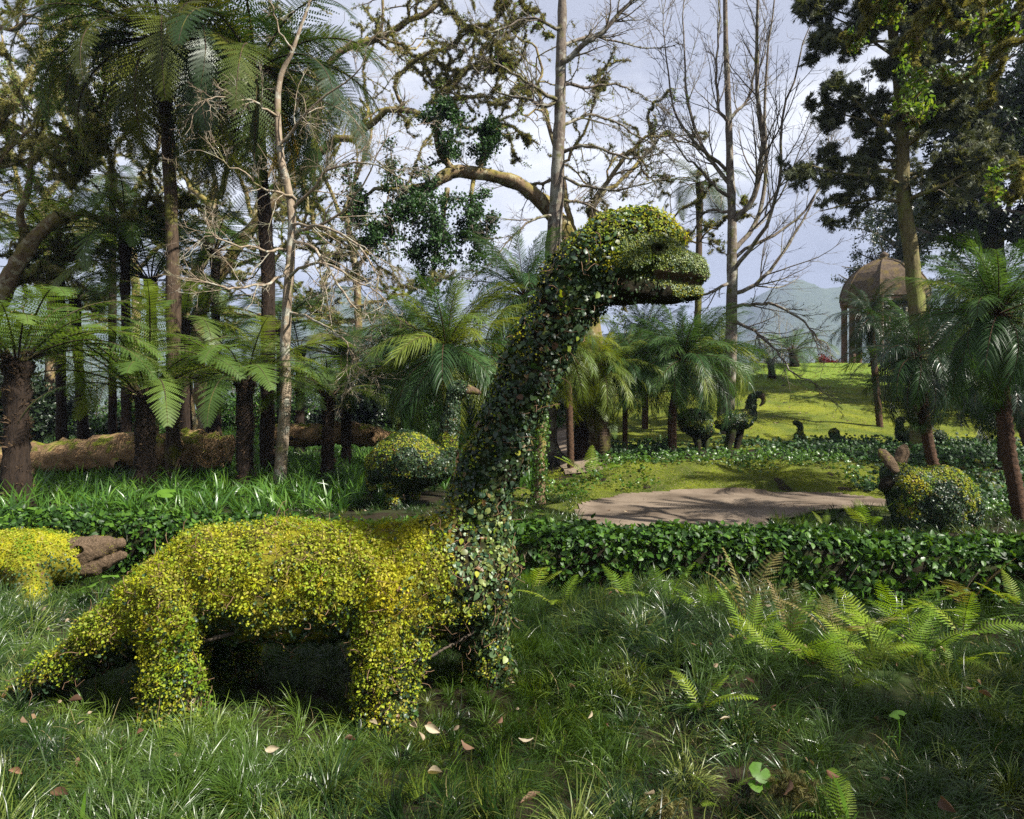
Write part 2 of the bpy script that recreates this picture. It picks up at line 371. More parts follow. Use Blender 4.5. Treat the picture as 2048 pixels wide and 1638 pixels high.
PM('grass_tuft', [blades(r1, 44, .10, .25, .0026, .18, .5, 1.3, base=.06) for _ in range(4)], M['grass'])
PM('tussock', [blades(r1, 96, .16, .38, .0028, .12, .45, 1.35, K=5, base=.05) for _ in range(4)], M['grass'])
PM('grass_tuft_light', [blades(r1, 55, .10, .26, .0023, .18, .5, 1.25, base=.06) for _ in range(3)], M['grass_light'])
PM('straw_blade', [blades(r1, 4, .12, .24, .0017, .3, .5, 1.1, base=.05) for _ in range(3)], M['straw'])
PM('far_grass', [blades(r1, 26, .16, .34, .006, .15, .3, 1.0, base=.10) for _ in range(3)], M['grass'])
PM('short_grass', [blades(r1, 30, .02, .06, .003, .2, .3, 1.0, base=.06) for _ in range(3)], M['moss_o'])
PM('strap_tuft', [blades(r1, 16, .28, .62, .013, .1, .25, 1.0, base=.06) for _ in range(4)], M['strap'])
PM('moss_tuft', [blades(r1, 16, .010, .026, .0016, .5, .2, 1.1, base=.014) for _ in range(4)], M['moss_y'])
PM('olive_tuft', [blades(r1, 16, .010, .03, .0018, .5, .2, 1.1, base=.014) for _ in range(3)], M['moss_o'])
PM('fig_small', [sprig(r1, 4, .0130, .8, r=1.4, spread=2.0, lift=1.1) for _ in range(5)], M['fig_moss'])
PM('fig_head', [sprig(r1, 5, .0105, .85, r=.9) for _ in range(3)], M['fig_pale'])
PM('fig_head_y', [sprig(r1, 5, .010, .85, r=.9) for _ in range(3)], M['fig_moss'])
PM('fig_mid', [sprig(r1, 2, .024, .8, r=.5) for _ in range(4)], M['fig'])
PM('fig_large', [sprig(r1, 2, .033, .8, r=.35, lift=.25) for _ in range(4)], M['fig'])
PM('fig_large_dark', [sprig(r1, 2, .032, .8, r=.5, lift=.6) for _ in range(4)], M['fig_dark'])
PM('fig_large_pale', [sprig(r1, 2, .030, .85, r=.35, lift=.2) for _ in range(4)], M['fig_pale'])
PM('fig_far', [sprig(r1, 5, .030, .8, r=.5) for _ in range(3)], M['fig'])
PM('fig_far_dark', [sprig(r1, 5, .030, .8, r=.5) for _ in range(3)], M['fig_dark'])
PM('fig_far_moss', [sprig(r1, 5, .026, .8, r=.5) for _ in range(3)], M['fig_moss'])
PM('hedge_leaf', [sprig(r1, 3, .062, .62, r=.3, lift=.7) for _ in range(5)], M['hedge'])
PM('ivy_sprig', [join([(ivyleaf(.085*r1.uniform(.7, 1.2))[0]@rotm(r1.normal(0, .5), r1.normal(0, .5), r1.uniform(0, 6)).T+np.array([*r1.normal(0, .06, 2), r1.uniform(0, .08)]), ivyleaf()[1]) for _k in range(4)]) for _ in range(4)], M['ivy'])
PM('ivy_sprig_light', [join([(ivyleaf(.085*r1.uniform(.7, 1.2))[0]@rotm(r1.normal(0, .5), r1.normal(0, .5), r1.uniform(0, 6)).T+np.array([*r1.normal(0, .06, 2), r1.uniform(0, .08)]), ivyleaf()[1]) for _k in range(4)]) for _ in range(4)], M['ivy_light'])
def cspray(rng, n, L, w):    # flat feathery conifer spray
    o = []
    for i in range(n):
        a = rng.normal(0, .55); l = L*rng.uniform(.4, 1); z = rng.normal(0, .25)
        d = np.array([math.sin(a), math.cos(a), z]); s = np.array([math.cos(a), -math.sin(a), rng.normal(0, .4)]); s /= np.linalg.norm(s)
        b = np.array([rng.normal(0, .12*L), rng.uniform(-.2, .35)*L, rng.normal(0, .08*L)])
        o.append((np.array([b-s*w*.4, b+d*l*.55-s*w, b+d*l, b+d*l*.55+s*w, b+s*w*.4]), [(0, 1, 2, 3, 4)]))
    return join(o)
PM('conifer_spray', [cspray(r1, 30, .13, .006) for _ in range(5)], M['conifer'])
PM('lichen_tuft', [cspray(r1, 16, .10, .0045) for _ in range(4)], M['lichen'])
PM('bough_moss', [cspray(r1, 16, .08, .0045) for _ in range(4)], M['lichen_dark'])
PM('evergreen_sprig', [sprig(r1, 9, .10, .5, r=1.0, lift=.8) for _ in range(4)], M['evergreen'])
PM('oak_sprig', [sprig(r1, 4, .06, .55, r=.9, lift=.8) for _ in range(4)], M['oakleaf'])
PM('shrub_sprig', [sprig(r1, 6, .09, .55, r=1.0, lift=.8) for _ in range(4)], M['hedge'])
PM('red_sprig', [sprig(r1, 6, .09, .5, r=1.0, lift=.8) for _ in range(3)], M['red'])
PM('litter_bit', [leafshape(.06, .6, .5, .4), leafshape(.045, .7, -.4, .5)], M['litter'])
PM('stipe_stub', [blades(r1, 5, .05, .13, .007, .1, .1, .6, K=4, base=.02) for _ in range(4)], M['tfern_dead'])

# ------------------------------------------------------------ branching
def march(rng, p0, d, L, K, gn, up):
    B = len(p0); pts = np.empty((B, K, 3)); pts[:, 0] = p0; seg = (L/(K-1))[:, None]
    for k in range(1, K):
        d = nrm(d+gn*rng.normal(size=(B, 3))+np.array([0, 0, up])); pts[:, k] = pts[:, k-1]+d*seg
    return pts
def child(rng, Pp, R, n, t0, t1, ang, lf, K=5, gn=.2, up=0., rr=.6, Ls=None, taper=.3, flat=0, rmin=.003):
    B, Kp, _ = Pp.shape
    if Ls is None: Ls = np.linalg.norm(np.diff(Pp, axis=1), axis=2).sum(1)
    t = rng.uniform(t0, t1, (B, n)); f = t*(Kp-1); i = np.minimum(f.astype(int), Kp-2); w_ = (f-i)[..., None]; b = np.arange(B)[:, None]
    p = Pp[b, i]*(1-w_)+Pp[b, i+1]*w_; r = R[b, i]*(1-w_[..., 0])+R[b, i+1]*w_[..., 0]
    tan = nrm(Pp[b, i+1]-Pp[b, i]); q = rng.normal(size=(B, n, 3)); q[..., 2] *= (1-flat)
    perp = nrm(q-(q*tan).sum(-1, keepdims=True)*tan); a = (ang*rng.uniform(.65, 1.3, (B, n)))[..., None]
    d = nrm(tan*np.cos(a)+perp*np.sin(a)); L = (Ls[:, None]*lf*rng.uniform(.5, 1.2, (B, n))*(1-.45*t))
    pts = march(rng, p.reshape(-1, 3), d.reshape(-1, 3), L.ravel(), K, gn, up)
    r0 = np.maximum((r*rr).ravel(), rmin)
    return pts, r0[:, None]*np.linspace(1, taper, K)[None]
def tubes(Pp, R, n=4):
    B, K, _ = Pp.shape; T = np.gradient(Pp, axis=1); T = nrm(T)
    mean = nrm(Pp[:, -1]-Pp[:, 0]); ref = np.where(np.abs(mean[:, 2:3]) > .7, [[0., 1., .1]], [[.1, 0., 1.]]); ref = ref[:, None]
    u = nrm(np.cross(ref, T)); v = np.cross(T, u)
    a = np.linspace(0, 2*np.pi, n, endpoint=False)
    V = Pp[:, :, None]+R[:, :, None, None]*(u[:, :, None]*np.cos(a)[:, None]+v[:, :, None]*np.sin(a)[:, None])
    b, k, s = np.meshgrid(np.arange(B), np.arange(K-1), np.arange(n), indexing='ij')
    i0 = (b*K+k)*n
    Q = np.stack([i0+s, i0+(s+1) % n, i0+n+(s+1) % n, i0+n+s], -1).reshape(-1, 4)
    return V.reshape(-1, 3), Q
def spline(nodes, K):         # Catmull-Rom through nodes (n,m) -> (K,m)
    A = np.asarray(nodes, float); n = len(A); E = np.vstack([2*A[0]-A[1], A, 2*A[-1]-A[-2]])
    t = np.linspace(0, n-1-1e-6, K); i = t.astype(int); u = (t-i)[:, None]
    p0, p1, p2, p3 = E[i], E[i+1], E[i+2], E[i+3]
    return .5*((2*p1)+(-p0+p2)*u+(2*p0-5*p1+4*p2-p3)*u*u+(-p0+3*p1-3*p2+p3)*u**3)
def limb(nodes, K=24, wob=0, seed=0):   # nodes: (px,py,d,radius m)
    W = np.array([[*P(a, b, d), r] for a, b, d, r in nodes]); S = spline(W, K)
    if wob:
        g = np.random.default_rng(seed); q = np.cumsum(g.normal(0, wob, (K, 3)), 0); q -= np.linspace(0, 1, K)[:, None]*q[-1]; S[:, :3] += q
    return S[None, :, :3], np.maximum(S[None, :, 3], .004)
def bumpy(Pp, R, seed, amp=.12, n=14):
    V, Q = tubes(Pp, R, n); g = np.random.default_rng(seed)
    K = Pp.shape[1]; c = np.repeat(Pp.reshape(-1, 3), n, 0); o = V-c
    k = 1+amp*(g.normal(0, .35, (len(V), 1))+vnoise(V[:, 2]*3+V[:, 0], np.arctan2(o[:, 1], o[:, 0])*2, 1.)[:, None]*1.2-.6)
    return c+o*k, Q
def cat(lst):
    a = [x[0] for x in lst]; b = [x[1] for x in lst]
    return np.concatenate(a), np.concatenate(b)
def along(rng, Pp, R, per, jit=1.):    # random points and outward normals on tubes
    B, K, _ = Pp.shape; n = max(1, int(B*per)); b = rng.integers(0, B, n); f = rng.uniform(0, K-1.001, n); i = f.astype(int); w_ = (f-i)[:, None]
    p = Pp[b, i]*(1-w_)+Pp[b, i+1]*w_; r = R[b, i]*(1-w_[:, 0])+R[b, i+1]*w_[:, 0]
    d = nrm(rng.normal(size=(n, 3))); return p+d*r[:, None]*jit, d

# ------------------------------------------------------------ blobs for topiary
def ico(sub=2):
    import bmesh
    bm = bmesh.new(); bmesh.ops.create_icosphere(bm, subdivisions=sub, radius=1); V = np.array([v.co[:] for v in bm.verts]); Fc = np.array([[v.index for v in f.verts] for f in bm.faces]); bm.free(); return V, Fc
ICO = ico(2)
def chainw(nodes, d=None, sy=1.):     # (px,py,rpx[,d]) -> world balls
    out = []
    for a in nodes:
        dd = a[3] if len(a) > 3 else d; out.append([*P(a[0], a[1], dd), a[2]/F*dd])
    W = np.array(out); res = []
    if len(W) == 1: res = [W[0]]
    for a, b in zip(W[:-1], W[1:]):
        L = np.linalg.norm(b[:3]-a[:3]); m = max(2, int(L/(.25*max(min(a[3], b[3]), .015)))+1)
        for t in np.linspace(0, 1, m): res.append(a*(1-t)+b*t)
    return np.array(res), sy
def blob(chains, voxel, smooth=4, amp=.0, nscale=5., cut=None):
    V = []; Fc = []; o = 0
    for W, sy in chains:
        for b in W:
            V.append(ICO[0]*np.array([b[3], b[3]*sy, b[3]])+b[:3]); Fc.append(ICO[1]+o); o += len(ICO[0])
    me = mesh('blob', np.concatenate(V), np.concatenate(Fc))
    ob = bpy.data.objects.new('blob_tmp', me); COL.objects.link(ob)
    md = ob.modifiers.new('r', 'REMESH'); md.mode = 'VOXEL'; md.voxel_size = voxel
    s = ob.modifiers.new('s', 'SMOOTH'); s.iterations = smooth; s.factor = .5
    dg = bpy.context.evaluated_depsgraph_get(); ev = ob.evaluated_get(dg); m2 = bpy.data.meshes.new_from_object(ev)
    n = len(m2.vertices); v = np.empty(n*3); m2.vertices.foreach_get('co', v); v = v.reshape(-1, 3)
    nn = np.empty(n*3); m2.vertices.foreach_get('normal', nn); nn = nn.reshape(-1, 3)
    m2.calc_loop_triangles(); t = np.empty(len(m2.loop_triangles)*3, np.int32); m2.loop_triangles.foreach_get('vertices', t); t = t.reshape(-1, 3)
    q = len(m2.polygons); ls = np.empty(q, np.int32)
    bpy.data.objects.remove(ob); bpy.data.meshes.remove(me); bpy.data.meshes.remove(m2)
    if amp:
        k = vnoise(v[:, 0]+v[:, 1]*.7, v[:, 2]+v[:, 1]*.5, nscale)+.5*vnoise(v[:, 0]-v[:, 1]*.6, v[:, 2]-v[:, 1], nscale*2.7)-.75
        v = v+nn*(k*amp)[:, None]
    if cut is not None: v = cut(v, nn)
    return v, t
def surf(rng, v, t, dens):
    A = v[t[:, 0]]; e1 = v[t[:, 1]]-A; e2 = v[t[:, 2]]-A; c = np.cross(e1, e2); ar = np.linalg.norm(c, axis=1)/2
    n = int(ar.sum()*dens); i = rng.choice(len(t), n, p=ar/ar.sum()); a = rng.random(n); b = rng.random(n); m = a+b > 1; a[m] = 1-a[m]; b[m] = 1-b[m]
    return A[i]+e1[i]*a[:, None]+e2[i]*b[:, None], nrm(c[i])
def cover(name, key, p, n, smin, smax, par, tilt=.5, down=.3, off=.0, rng=None):
    rng = rng or RNG; k = len(p)
    if k == 0: return
    z = nrm(n+rng.normal(0, tilt, (k, 3))*.6+np.array([0, 0, down*.3]))
    scat(name, key, p+n*off, eul(frames(z, rng.uniform(0, 6.283, k))), rng.uniform(smin, smax, k), par)

# ------------------------------------------------------------ ground, paths, hills
def sheet(name, x0, x1, y0, y1, st, mat, off=0., mask=None, zf=None):
    xs = np.arange(x0, x1+st/2, st); ys = np.arange(y0, y1+st/2, st); X, Y = np.meshgrid(xs, ys, indexing='ij')
    Z = (gz(X, Y) if zf is None else zf(X, Y))+off
    V = np.stack([X, Y, Z], -1).reshape(-1, 3); ny = len(ys)
    i, j = np.meshgrid(np.arange(len(xs)-1), np.arange(ny-1), indexing='ij'); a = i*ny+j
    Q = np.stack([a, a+ny, a+ny+1, a+1], -1).reshape(-1, 4)
    if mask is not None:
        c = V[Q].mean(1); Q = Q[mask(c[:, 0], c[:, 1])]
        u, inv = np.unique(Q, return_inverse=True); V = V[u]; Q = inv.reshape(Q.shape)
    o = link(name, mesh(name, V, Q, [mat], True)); o['kind'] = 'structure'; return o
gx = np.concatenate([-np.geomspace(3200, 32, 22), np.arange(-30, 42, .35), np.geomspace(44, 3200, 22)])
gy = np.concatenate([[-60, -20, -6, -2], np.arange(0, 46, .35), np.geomspace(48, 3400, 34)])
X, Y = np.meshgrid(gx, gy, indexing='ij')
Z = gz(X, Y)-12*ss(60, 260, np.hypot(X, Y)); ny = len(gy)
i, j = np.meshgrid(np.arange(len(gx)-1), np.arange(ny-1), indexing='ij'); a = i*ny+j
g = link('ground', mesh('ground', np.stack([X, Y, Z], -1).reshape(-1, 3), np.stack([a, a+ny, a+ny+1, a+1], -1).reshape(-1, 4), [M['soil']], True)); g['kind'] = 'structure'
lawn_mask = lambda x, y: (y > 14.9+.5*vnoise(x, 0*x, .8)) & (x > 1.6+.8*vnoise(y, 0*y, .5)+.0*y)
sheet('moss_lawn', 1, 40, 15, 42, .25, M['lawn'], .02, lambda x, y: lawn_mask(x, y) & (y < 24.5+1.5*vnoise(x, y, .4)))
sheet('upper_lawn', 1, 44, 22, 50, .35, M['lawn_top'], .012, lambda x, y: (x > 3.2) & (y > 23.5))
sheet('moss_bank', -.6, 14, 8.5, 13.4, .08, M['bank'], .02, lambda x, y: (gravel_f(x, y) < .0) & (y > 9.3+.5*vnoise(x, y, 2)) & (((x-4.6)/6.9)**2+((y-7.9)/5.2)**2 < 1.1) & (x+y*.1 > 1.1-.0))
sheet('gravel_court', .5, 12.8, 3.8, 12.0, .08, M['gravel'], .036, lambda x, y: (gravel_f(x, y) > -.02) & (y > hc0(x)))
sheet('footpath', 1.0, 4.2, 12.8, 34, .2, M['path'], .03, lambda x, y: np.abs(x-(1.25+.09*(y-13)+.25*np.sin(y*.5))) < .55)
# wooded hills across the valley
th = np.radians(np.linspace(-62, 62, 320)); rr = np.linspace(0, 1, 26); T_, R_ = np.meshgrid(th, rr, indexing='ij')
pxv = 1024+F*np.tan(T_)
prof = np.interp(pxv, [-3000, -400, 250, 560, 690, 800, 930, 1150, 1400, 1520, 1590, 1660, 1800, 2100, 4000], [120, 190, 235, 205, 265, 200, 165, 150, 180, 232, 262, 240, 215, 260, 180])
rad = 1150+750*R_; hz = prof/F*1500*np.sin(np.minimum(R_*1.35, 1)*np.pi/2)**1.2*np.where(R_ > .74, 1-.5*(R_-.74)/.26, 1)
hz = hz+28*(vnoise(T_*40, R_*4, 1.)-.5)*np.sin(np.pi*np.minimum(R_*1.2, 1))+9*(vnoise(T_*200, R_*14, 1.)-.5)-14
V = np.stack([rad*np.sin(T_), rad*np.cos(T_), hz], -1).reshape(-1, 3)
i, j = np.meshgrid(np.arange(319), np.arange(25), indexing='ij'); a = i*26+j
h = link('hills', mesh('hills', V, np.stack([a, a+26, a+27, a+1], -1).reshape(-1, 4), [M['hill']], True)); h['kind'] = 'structure'

# ------------------------------------------------------------ fronds
def frond(L, n, wid, droop, seed, m=13, pf=.62, bare=.12, w0=.016, fwd=.35, mats=None, pcurve=.15):
    g = np.random.default_rng(seed); t = np.linspace(0, 1, 24); e_ = -droop*t**1.35; yw = g.normal(0, .12)*t**2
    T = np.stack([np.cos(e_)*np.cos(yw), np.cos(e_)*np.sin(yw), np.sin(e_)], 1); p = np.concatenate([[[0, 0, 0]], np.cumsum(T[:-1], 0)])*L/23
    V, Q = tubes(p[None], (w0*(1-.85*t))[None], 4)
    ti = bare+(1-bare)*np.linspace(0, 1, n)**.92; ti = ti*.995
    def at(A, q): f = q*23; i = np.minimum(f.astype(int), 22); u = (f-i)[:, None]; return A[i]*(1-u)+A[i+1]*u
    B = at(p, ti); Tt = nrm(at(T, ti)); S = np.stack([-Tt[:, 1], Tt[:, 0], 0*ti], 1); S = nrm(S); U = np.cross(Tt, S)
    prof = np.clip((ti-bare+.06)/.3, 0, 1)**.6*np.clip(1.03-ti, 0, 1)**.6*1.25
    VV = [V]; T3 = []; o = len(V)
    sp = L/n
    for sg in (-1, 1):
        w_ = wid*prof*g.uniform(.88, 1.05, n); D = nrm(S*sg+Tt*(fwd+.5*ti[:, None]**2)+U*g.normal(.0, .08, (n, 1)))
        s = (np.arange(m)+.3)/m
        C = B[:, None]+D[:, None]*(s[None, :, None]*w_[:, None, None]); C[..., 2] -= (pcurve*w_[:, None]*s[None]**2)
        fl = nrm(np.cross(D, U))[:, None]
        pl = (sp*pf*np.clip(1.08-s, 0, 1)**.6)[None, :, None]*g.uniform(.85, 1.1, (n, m, 1)); hw = (w_[:, None]/m*.42)[..., None]
        for q in (-1, 1):
            tip = C+fl*q*pl+D[:, None]*hw*1.1; a0 = C-D[:, None]*hw; b0 = C+D[:, None]*hw; a0[..., 2] += .002
            VV.append(np.stack([a0, b0, tip], 2).reshape(-1, 3)); k = n*m
            T3.append(np.arange(k*3).reshape(-1, 3)+o); o += k*3
    me = mesh('frond', np.concatenate(VV), [Q, np.concatenate(T3)], mats)
    mi = np.ones(len(me.polygons), np.int32); mi[:len(Q)] = 0; me.polygons.foreach_set('material_index', mi); return me
def palmfrond(L, n, wid, droop, seed, mats, lw=.0048, bare=.12, dr=.8):
    g = np.random.default_rng(seed); t = np.linspace(0, 1, 20); e_ = -droop*t**1.5; yw = g.normal(0, .1)*t**2
    T = np.stack([np.cos(e_)*np.cos(yw), np.cos(e_)*np.sin(yw), np.sin(e_)], 1); p = np.concatenate([[[0, 0, 0]], np.cumsum(T[:-1], 0)])*L/19
    V, Q = tubes(p[None], (.012*(1-.85*t))[None], 4)
    ti = bare+(1-bare)*np.linspace(0, .99, n)
    def at(A, q): f = q*19; i = np.minimum(f.astype(int), 18); u = (f-i)[:, None]; return A[i]*(1-u)+A[i+1]*u
    B = at(p, ti); Tt = nrm(at(T, ti)); S = nrm(np.stack([-Tt[:, 1], Tt[:, 0], 0*ti], 1)); U = np.cross(Tt, S)
    VV = [V]; QQ = [Q]; o = len(V); K = 5; s = np.linspace(0, 1, K)
    for sg in (-1, 1):
        w_ = wid*np.clip((ti-bare+.1)/.3, 0, 1)**.5*np.clip(1.12-ti, 0, 1)**.45*g.uniform(.65, 1.1, n)
        D = nrm(S*sg+Tt*(.45+.9*ti[:, None])+U*g.normal(.22, .34, (n, 1)))
        C = B[:, None]+D[:, None]*(s[None, :, None]*w_[:, None, None]); C[..., 2] -= dr*w_[:, None]*s[None]**2.2*g.uniform(.6, 1.3, (n, 1))
        sd = nrm(np.cross(D, U)+.5*U*g.normal(0, .6, (n, 1)))[:, None].repeat(K, 1)
        v, q = strips(C, sd, lw*np.array([.5, 1, .9, .55, .05])[None].repeat(n, 0)); VV.append(v); QQ.append(q+o); o += len(v)
    me = mesh('frond', np.concatenate(VV), np.concatenate(QQ), mats)
    mi = np.ones(len(me.polygons), np.int32); mi[:len(Q)] = 0; me.polygons.foreach_set('material_index', mi); return me
RM = M['trunk_fern_m']
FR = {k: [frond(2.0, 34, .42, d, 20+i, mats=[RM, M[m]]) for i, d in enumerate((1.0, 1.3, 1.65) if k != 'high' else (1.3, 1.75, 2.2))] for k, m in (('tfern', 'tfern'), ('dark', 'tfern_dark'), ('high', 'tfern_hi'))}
FR['gold'] = [frond(2.0, 30, .30, .5, 31, mats=[RM, M['tfern_gold']], pcurve=.5)]
FR['dead'] = [frond(2.0, 26, .16, .5, 32+i, m=6, mats=[RM, M['tfern_dead']], pcurve=1.3, w0=.014) for i in range(2)]
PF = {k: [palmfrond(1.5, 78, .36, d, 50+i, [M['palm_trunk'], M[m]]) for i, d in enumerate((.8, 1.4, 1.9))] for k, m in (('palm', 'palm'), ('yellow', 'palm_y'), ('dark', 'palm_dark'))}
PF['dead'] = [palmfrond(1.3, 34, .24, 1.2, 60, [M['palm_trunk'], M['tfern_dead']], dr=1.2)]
FF = {k: [frond(.55, 17, .13, d, 70+i, m=9, pf=.36, bare=.22, w0=.0035, fwd=.3, mats=[M['straw_' if 0 else 'tfern_dead'], M[mm]], pcurve=.12) for i, d in enumerate((.5, .9, 1.3))] for k, mm in (('fern', 'fern'), ('brown', 'fern_brown'))}

def tree_fern(name, base, top, r, n, fl, label, kind='tfern', t0=.25, t1=1.15, dead=0, gold=(), bend=0, seed=0, trunkmat='trunk_fern', group='tree ferns', stub=140, azs=None):
    g = np.random.default_rng(100+seed); b = P(*base); b[2] = gz(b[0], b[1])-.05; tp = P(*top)
    R = root(name, b, label, 'tree fern', group)
    mid = (b+tp)/2+np.array([bend, 0, 0]); S = spline([b, b*.6+mid*.4, mid, tp*.75+mid*.25, tp], 26)[None]
    rad = r*(1.15-.35*np.linspace(0, 1, 26)+.35*ss(.72, .97, np.linspace(0, 1, 26)))[None]*(1+.06*g.normal(size=(1, 26)))
    V, Q = bumpy(S, rad, seed, .16, 16); part('trunk', V, Q, M[trunkmat], R, True)
    if stub:
        pts, d = along(g, S[:, 13:], rad[:, 13:], stub*1.5); q2, d3 = along(g, S[:, :16], rad[:, :16], stub*2); pts = np.concatenate([pts, q2]); d = np.concatenate([d, d3]); d[:, 2] = np.abs(d[:, 2])*.5+.5
        scat('dead_stipes', 'stipe_stub', pts, eul(frames(d, g.uniform(0, 6, len(pts)))), g.uniform(.35, 1.0, len(pts)), R)
    for k in range(n):
        az = k*2.399963+g.normal(0, .2)+seed if azs is None else azs[k % len(azs)]+g.normal(0, .12)
        q = (k+.5)/n; tilt = t1+(t0-t1)*q+g.normal(0, .08)
        ms = FR[kind]; link('frond', ms[int(g.integers(0, len(ms)))] if q < .8 else ms[-1], R, tp-b+np.array([math.cos(az), math.sin(az), .0])*r*.6, (g.normal(0, .12), -tilt, az), fl/2*g.uniform(.85, 1.08))
    for k in range(dead):
        az = g.uniform(0, 6.28) if not isinstance(dead, tuple) else 0
        link('dead_frond', FR['dead'][k % 2], R, tp-b+np.array([math.cos(az), math.sin(az), -.3])*r, (0, .9+g.uniform(0, .5), az), fl/2*.8*g.uniform(.6, 1))
    for az, tl, s in gold: link('golden_frond', FR['gold'][0], R, tp-b, (0, tl, az), s)
    return R
FLF = CH
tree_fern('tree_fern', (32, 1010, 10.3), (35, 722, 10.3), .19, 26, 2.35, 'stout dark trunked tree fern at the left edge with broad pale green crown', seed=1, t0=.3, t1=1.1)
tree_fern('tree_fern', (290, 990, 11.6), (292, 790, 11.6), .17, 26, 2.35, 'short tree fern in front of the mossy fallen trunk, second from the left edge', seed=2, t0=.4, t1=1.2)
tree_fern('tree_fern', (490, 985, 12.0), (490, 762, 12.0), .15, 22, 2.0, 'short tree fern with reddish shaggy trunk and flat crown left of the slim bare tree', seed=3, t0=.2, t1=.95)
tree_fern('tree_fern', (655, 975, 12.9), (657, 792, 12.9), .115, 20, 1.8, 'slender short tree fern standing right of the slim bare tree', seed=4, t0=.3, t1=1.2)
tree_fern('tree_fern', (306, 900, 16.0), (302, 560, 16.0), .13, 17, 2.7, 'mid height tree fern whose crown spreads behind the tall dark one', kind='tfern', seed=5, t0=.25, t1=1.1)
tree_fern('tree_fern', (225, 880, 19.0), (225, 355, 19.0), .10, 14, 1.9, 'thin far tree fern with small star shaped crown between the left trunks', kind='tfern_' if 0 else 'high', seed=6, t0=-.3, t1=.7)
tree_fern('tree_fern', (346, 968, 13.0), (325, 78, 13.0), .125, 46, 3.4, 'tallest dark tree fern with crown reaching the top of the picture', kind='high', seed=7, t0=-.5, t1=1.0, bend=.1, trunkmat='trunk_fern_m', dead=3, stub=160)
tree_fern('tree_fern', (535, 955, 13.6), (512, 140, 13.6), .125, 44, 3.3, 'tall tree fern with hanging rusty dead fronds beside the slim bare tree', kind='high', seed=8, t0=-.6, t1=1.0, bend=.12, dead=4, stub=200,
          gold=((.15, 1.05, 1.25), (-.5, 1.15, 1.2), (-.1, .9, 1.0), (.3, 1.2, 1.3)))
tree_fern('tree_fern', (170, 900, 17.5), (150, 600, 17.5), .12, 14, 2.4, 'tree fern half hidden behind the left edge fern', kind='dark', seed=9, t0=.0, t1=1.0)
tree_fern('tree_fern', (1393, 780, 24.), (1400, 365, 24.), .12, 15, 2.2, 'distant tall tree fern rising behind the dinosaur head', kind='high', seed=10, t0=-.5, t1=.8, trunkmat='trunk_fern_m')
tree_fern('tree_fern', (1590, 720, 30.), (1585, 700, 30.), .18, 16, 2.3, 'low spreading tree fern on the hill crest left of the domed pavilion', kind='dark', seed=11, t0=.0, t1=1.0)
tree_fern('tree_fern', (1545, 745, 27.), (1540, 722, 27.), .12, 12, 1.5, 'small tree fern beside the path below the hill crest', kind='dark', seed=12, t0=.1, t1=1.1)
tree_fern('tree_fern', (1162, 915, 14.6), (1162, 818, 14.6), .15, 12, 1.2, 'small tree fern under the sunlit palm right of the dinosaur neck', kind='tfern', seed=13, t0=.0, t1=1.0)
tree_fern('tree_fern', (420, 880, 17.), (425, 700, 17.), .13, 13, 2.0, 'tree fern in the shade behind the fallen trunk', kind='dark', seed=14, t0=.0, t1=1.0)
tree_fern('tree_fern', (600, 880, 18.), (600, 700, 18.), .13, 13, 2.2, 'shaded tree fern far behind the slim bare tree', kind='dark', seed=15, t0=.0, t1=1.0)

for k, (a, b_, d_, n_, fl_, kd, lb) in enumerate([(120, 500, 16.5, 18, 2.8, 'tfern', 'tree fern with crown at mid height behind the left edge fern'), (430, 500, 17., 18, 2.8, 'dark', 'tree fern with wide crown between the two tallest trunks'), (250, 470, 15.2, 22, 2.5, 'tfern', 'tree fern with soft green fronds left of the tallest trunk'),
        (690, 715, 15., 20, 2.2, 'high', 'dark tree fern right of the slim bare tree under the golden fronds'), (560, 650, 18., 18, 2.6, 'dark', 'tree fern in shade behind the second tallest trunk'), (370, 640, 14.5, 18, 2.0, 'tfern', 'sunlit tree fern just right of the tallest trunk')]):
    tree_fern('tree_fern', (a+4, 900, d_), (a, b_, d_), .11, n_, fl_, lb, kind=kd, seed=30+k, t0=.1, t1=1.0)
def palm(base, top, r, n, fl, label, kind='palm', seed=0, t0=-.5, t1=1.35, bend=0, skirt=0, mix=None, mixn=0, mat='palm_trunk', cat_='palm', azs=None):
    g = np.random.default_rng(200+seed); b = P(*base); b[2] = gz(b[0], b[1])-.05; tp = P(*top)
    R = root('palm', b, label, cat_, 'small feather palms')
    mid = (b+tp)/2+np.array([bend, 0, 0]); K = 60; S = spline([b, mid, tp], K)[None]; u = np.linspace(0, 1, K)
    rad = (r*(1+.09*np.where(np.arange(K) % 2, 1, -1))*(1+.5*ss(.8, 1, u)))[None]; V, Q = bumpy(S, rad, seed, .08, 12); part('trunk', V, Q, M[mat], R, False)
    for k in range(n):
        az = k*2.399963+seed+g.normal(0, .15); q = (k+.5)/n; tilt = t1+(t0-t1)*q+g.normal(0, .1)
        kd = mix if mix and g.random() < mixn else kind; ms = PF[kd]
        o = link('frond', ms[min(2, int(q*3))], R, tp-b+np.array([0, 0, .12*(1-q)]), (g.normal(0, .25), -tilt, az), fl/1.5*g.uniform(.82, 1.1)*(.75+.25*min(1, q*3)))
    for k in range(skirt):
        az = g.uniform(0, 6.28); link('dead_frond', PF['dead'][0], R, tp-b+np.array([0, 0, -.1]), (0, 1.0+g.uniform(0, .4), az), fl/1.5*g.uniform(.5, .8))
    return R
palm((2044, 945, 8.6), (1996, 640, 8.6), .085, 60, 1.35, 'sunlit palm with leaning rust coloured trunk at the right edge', 'palm', 1, bend=-.06, skirt=2, mix='yellow', mixn=.12, t0=-.75)
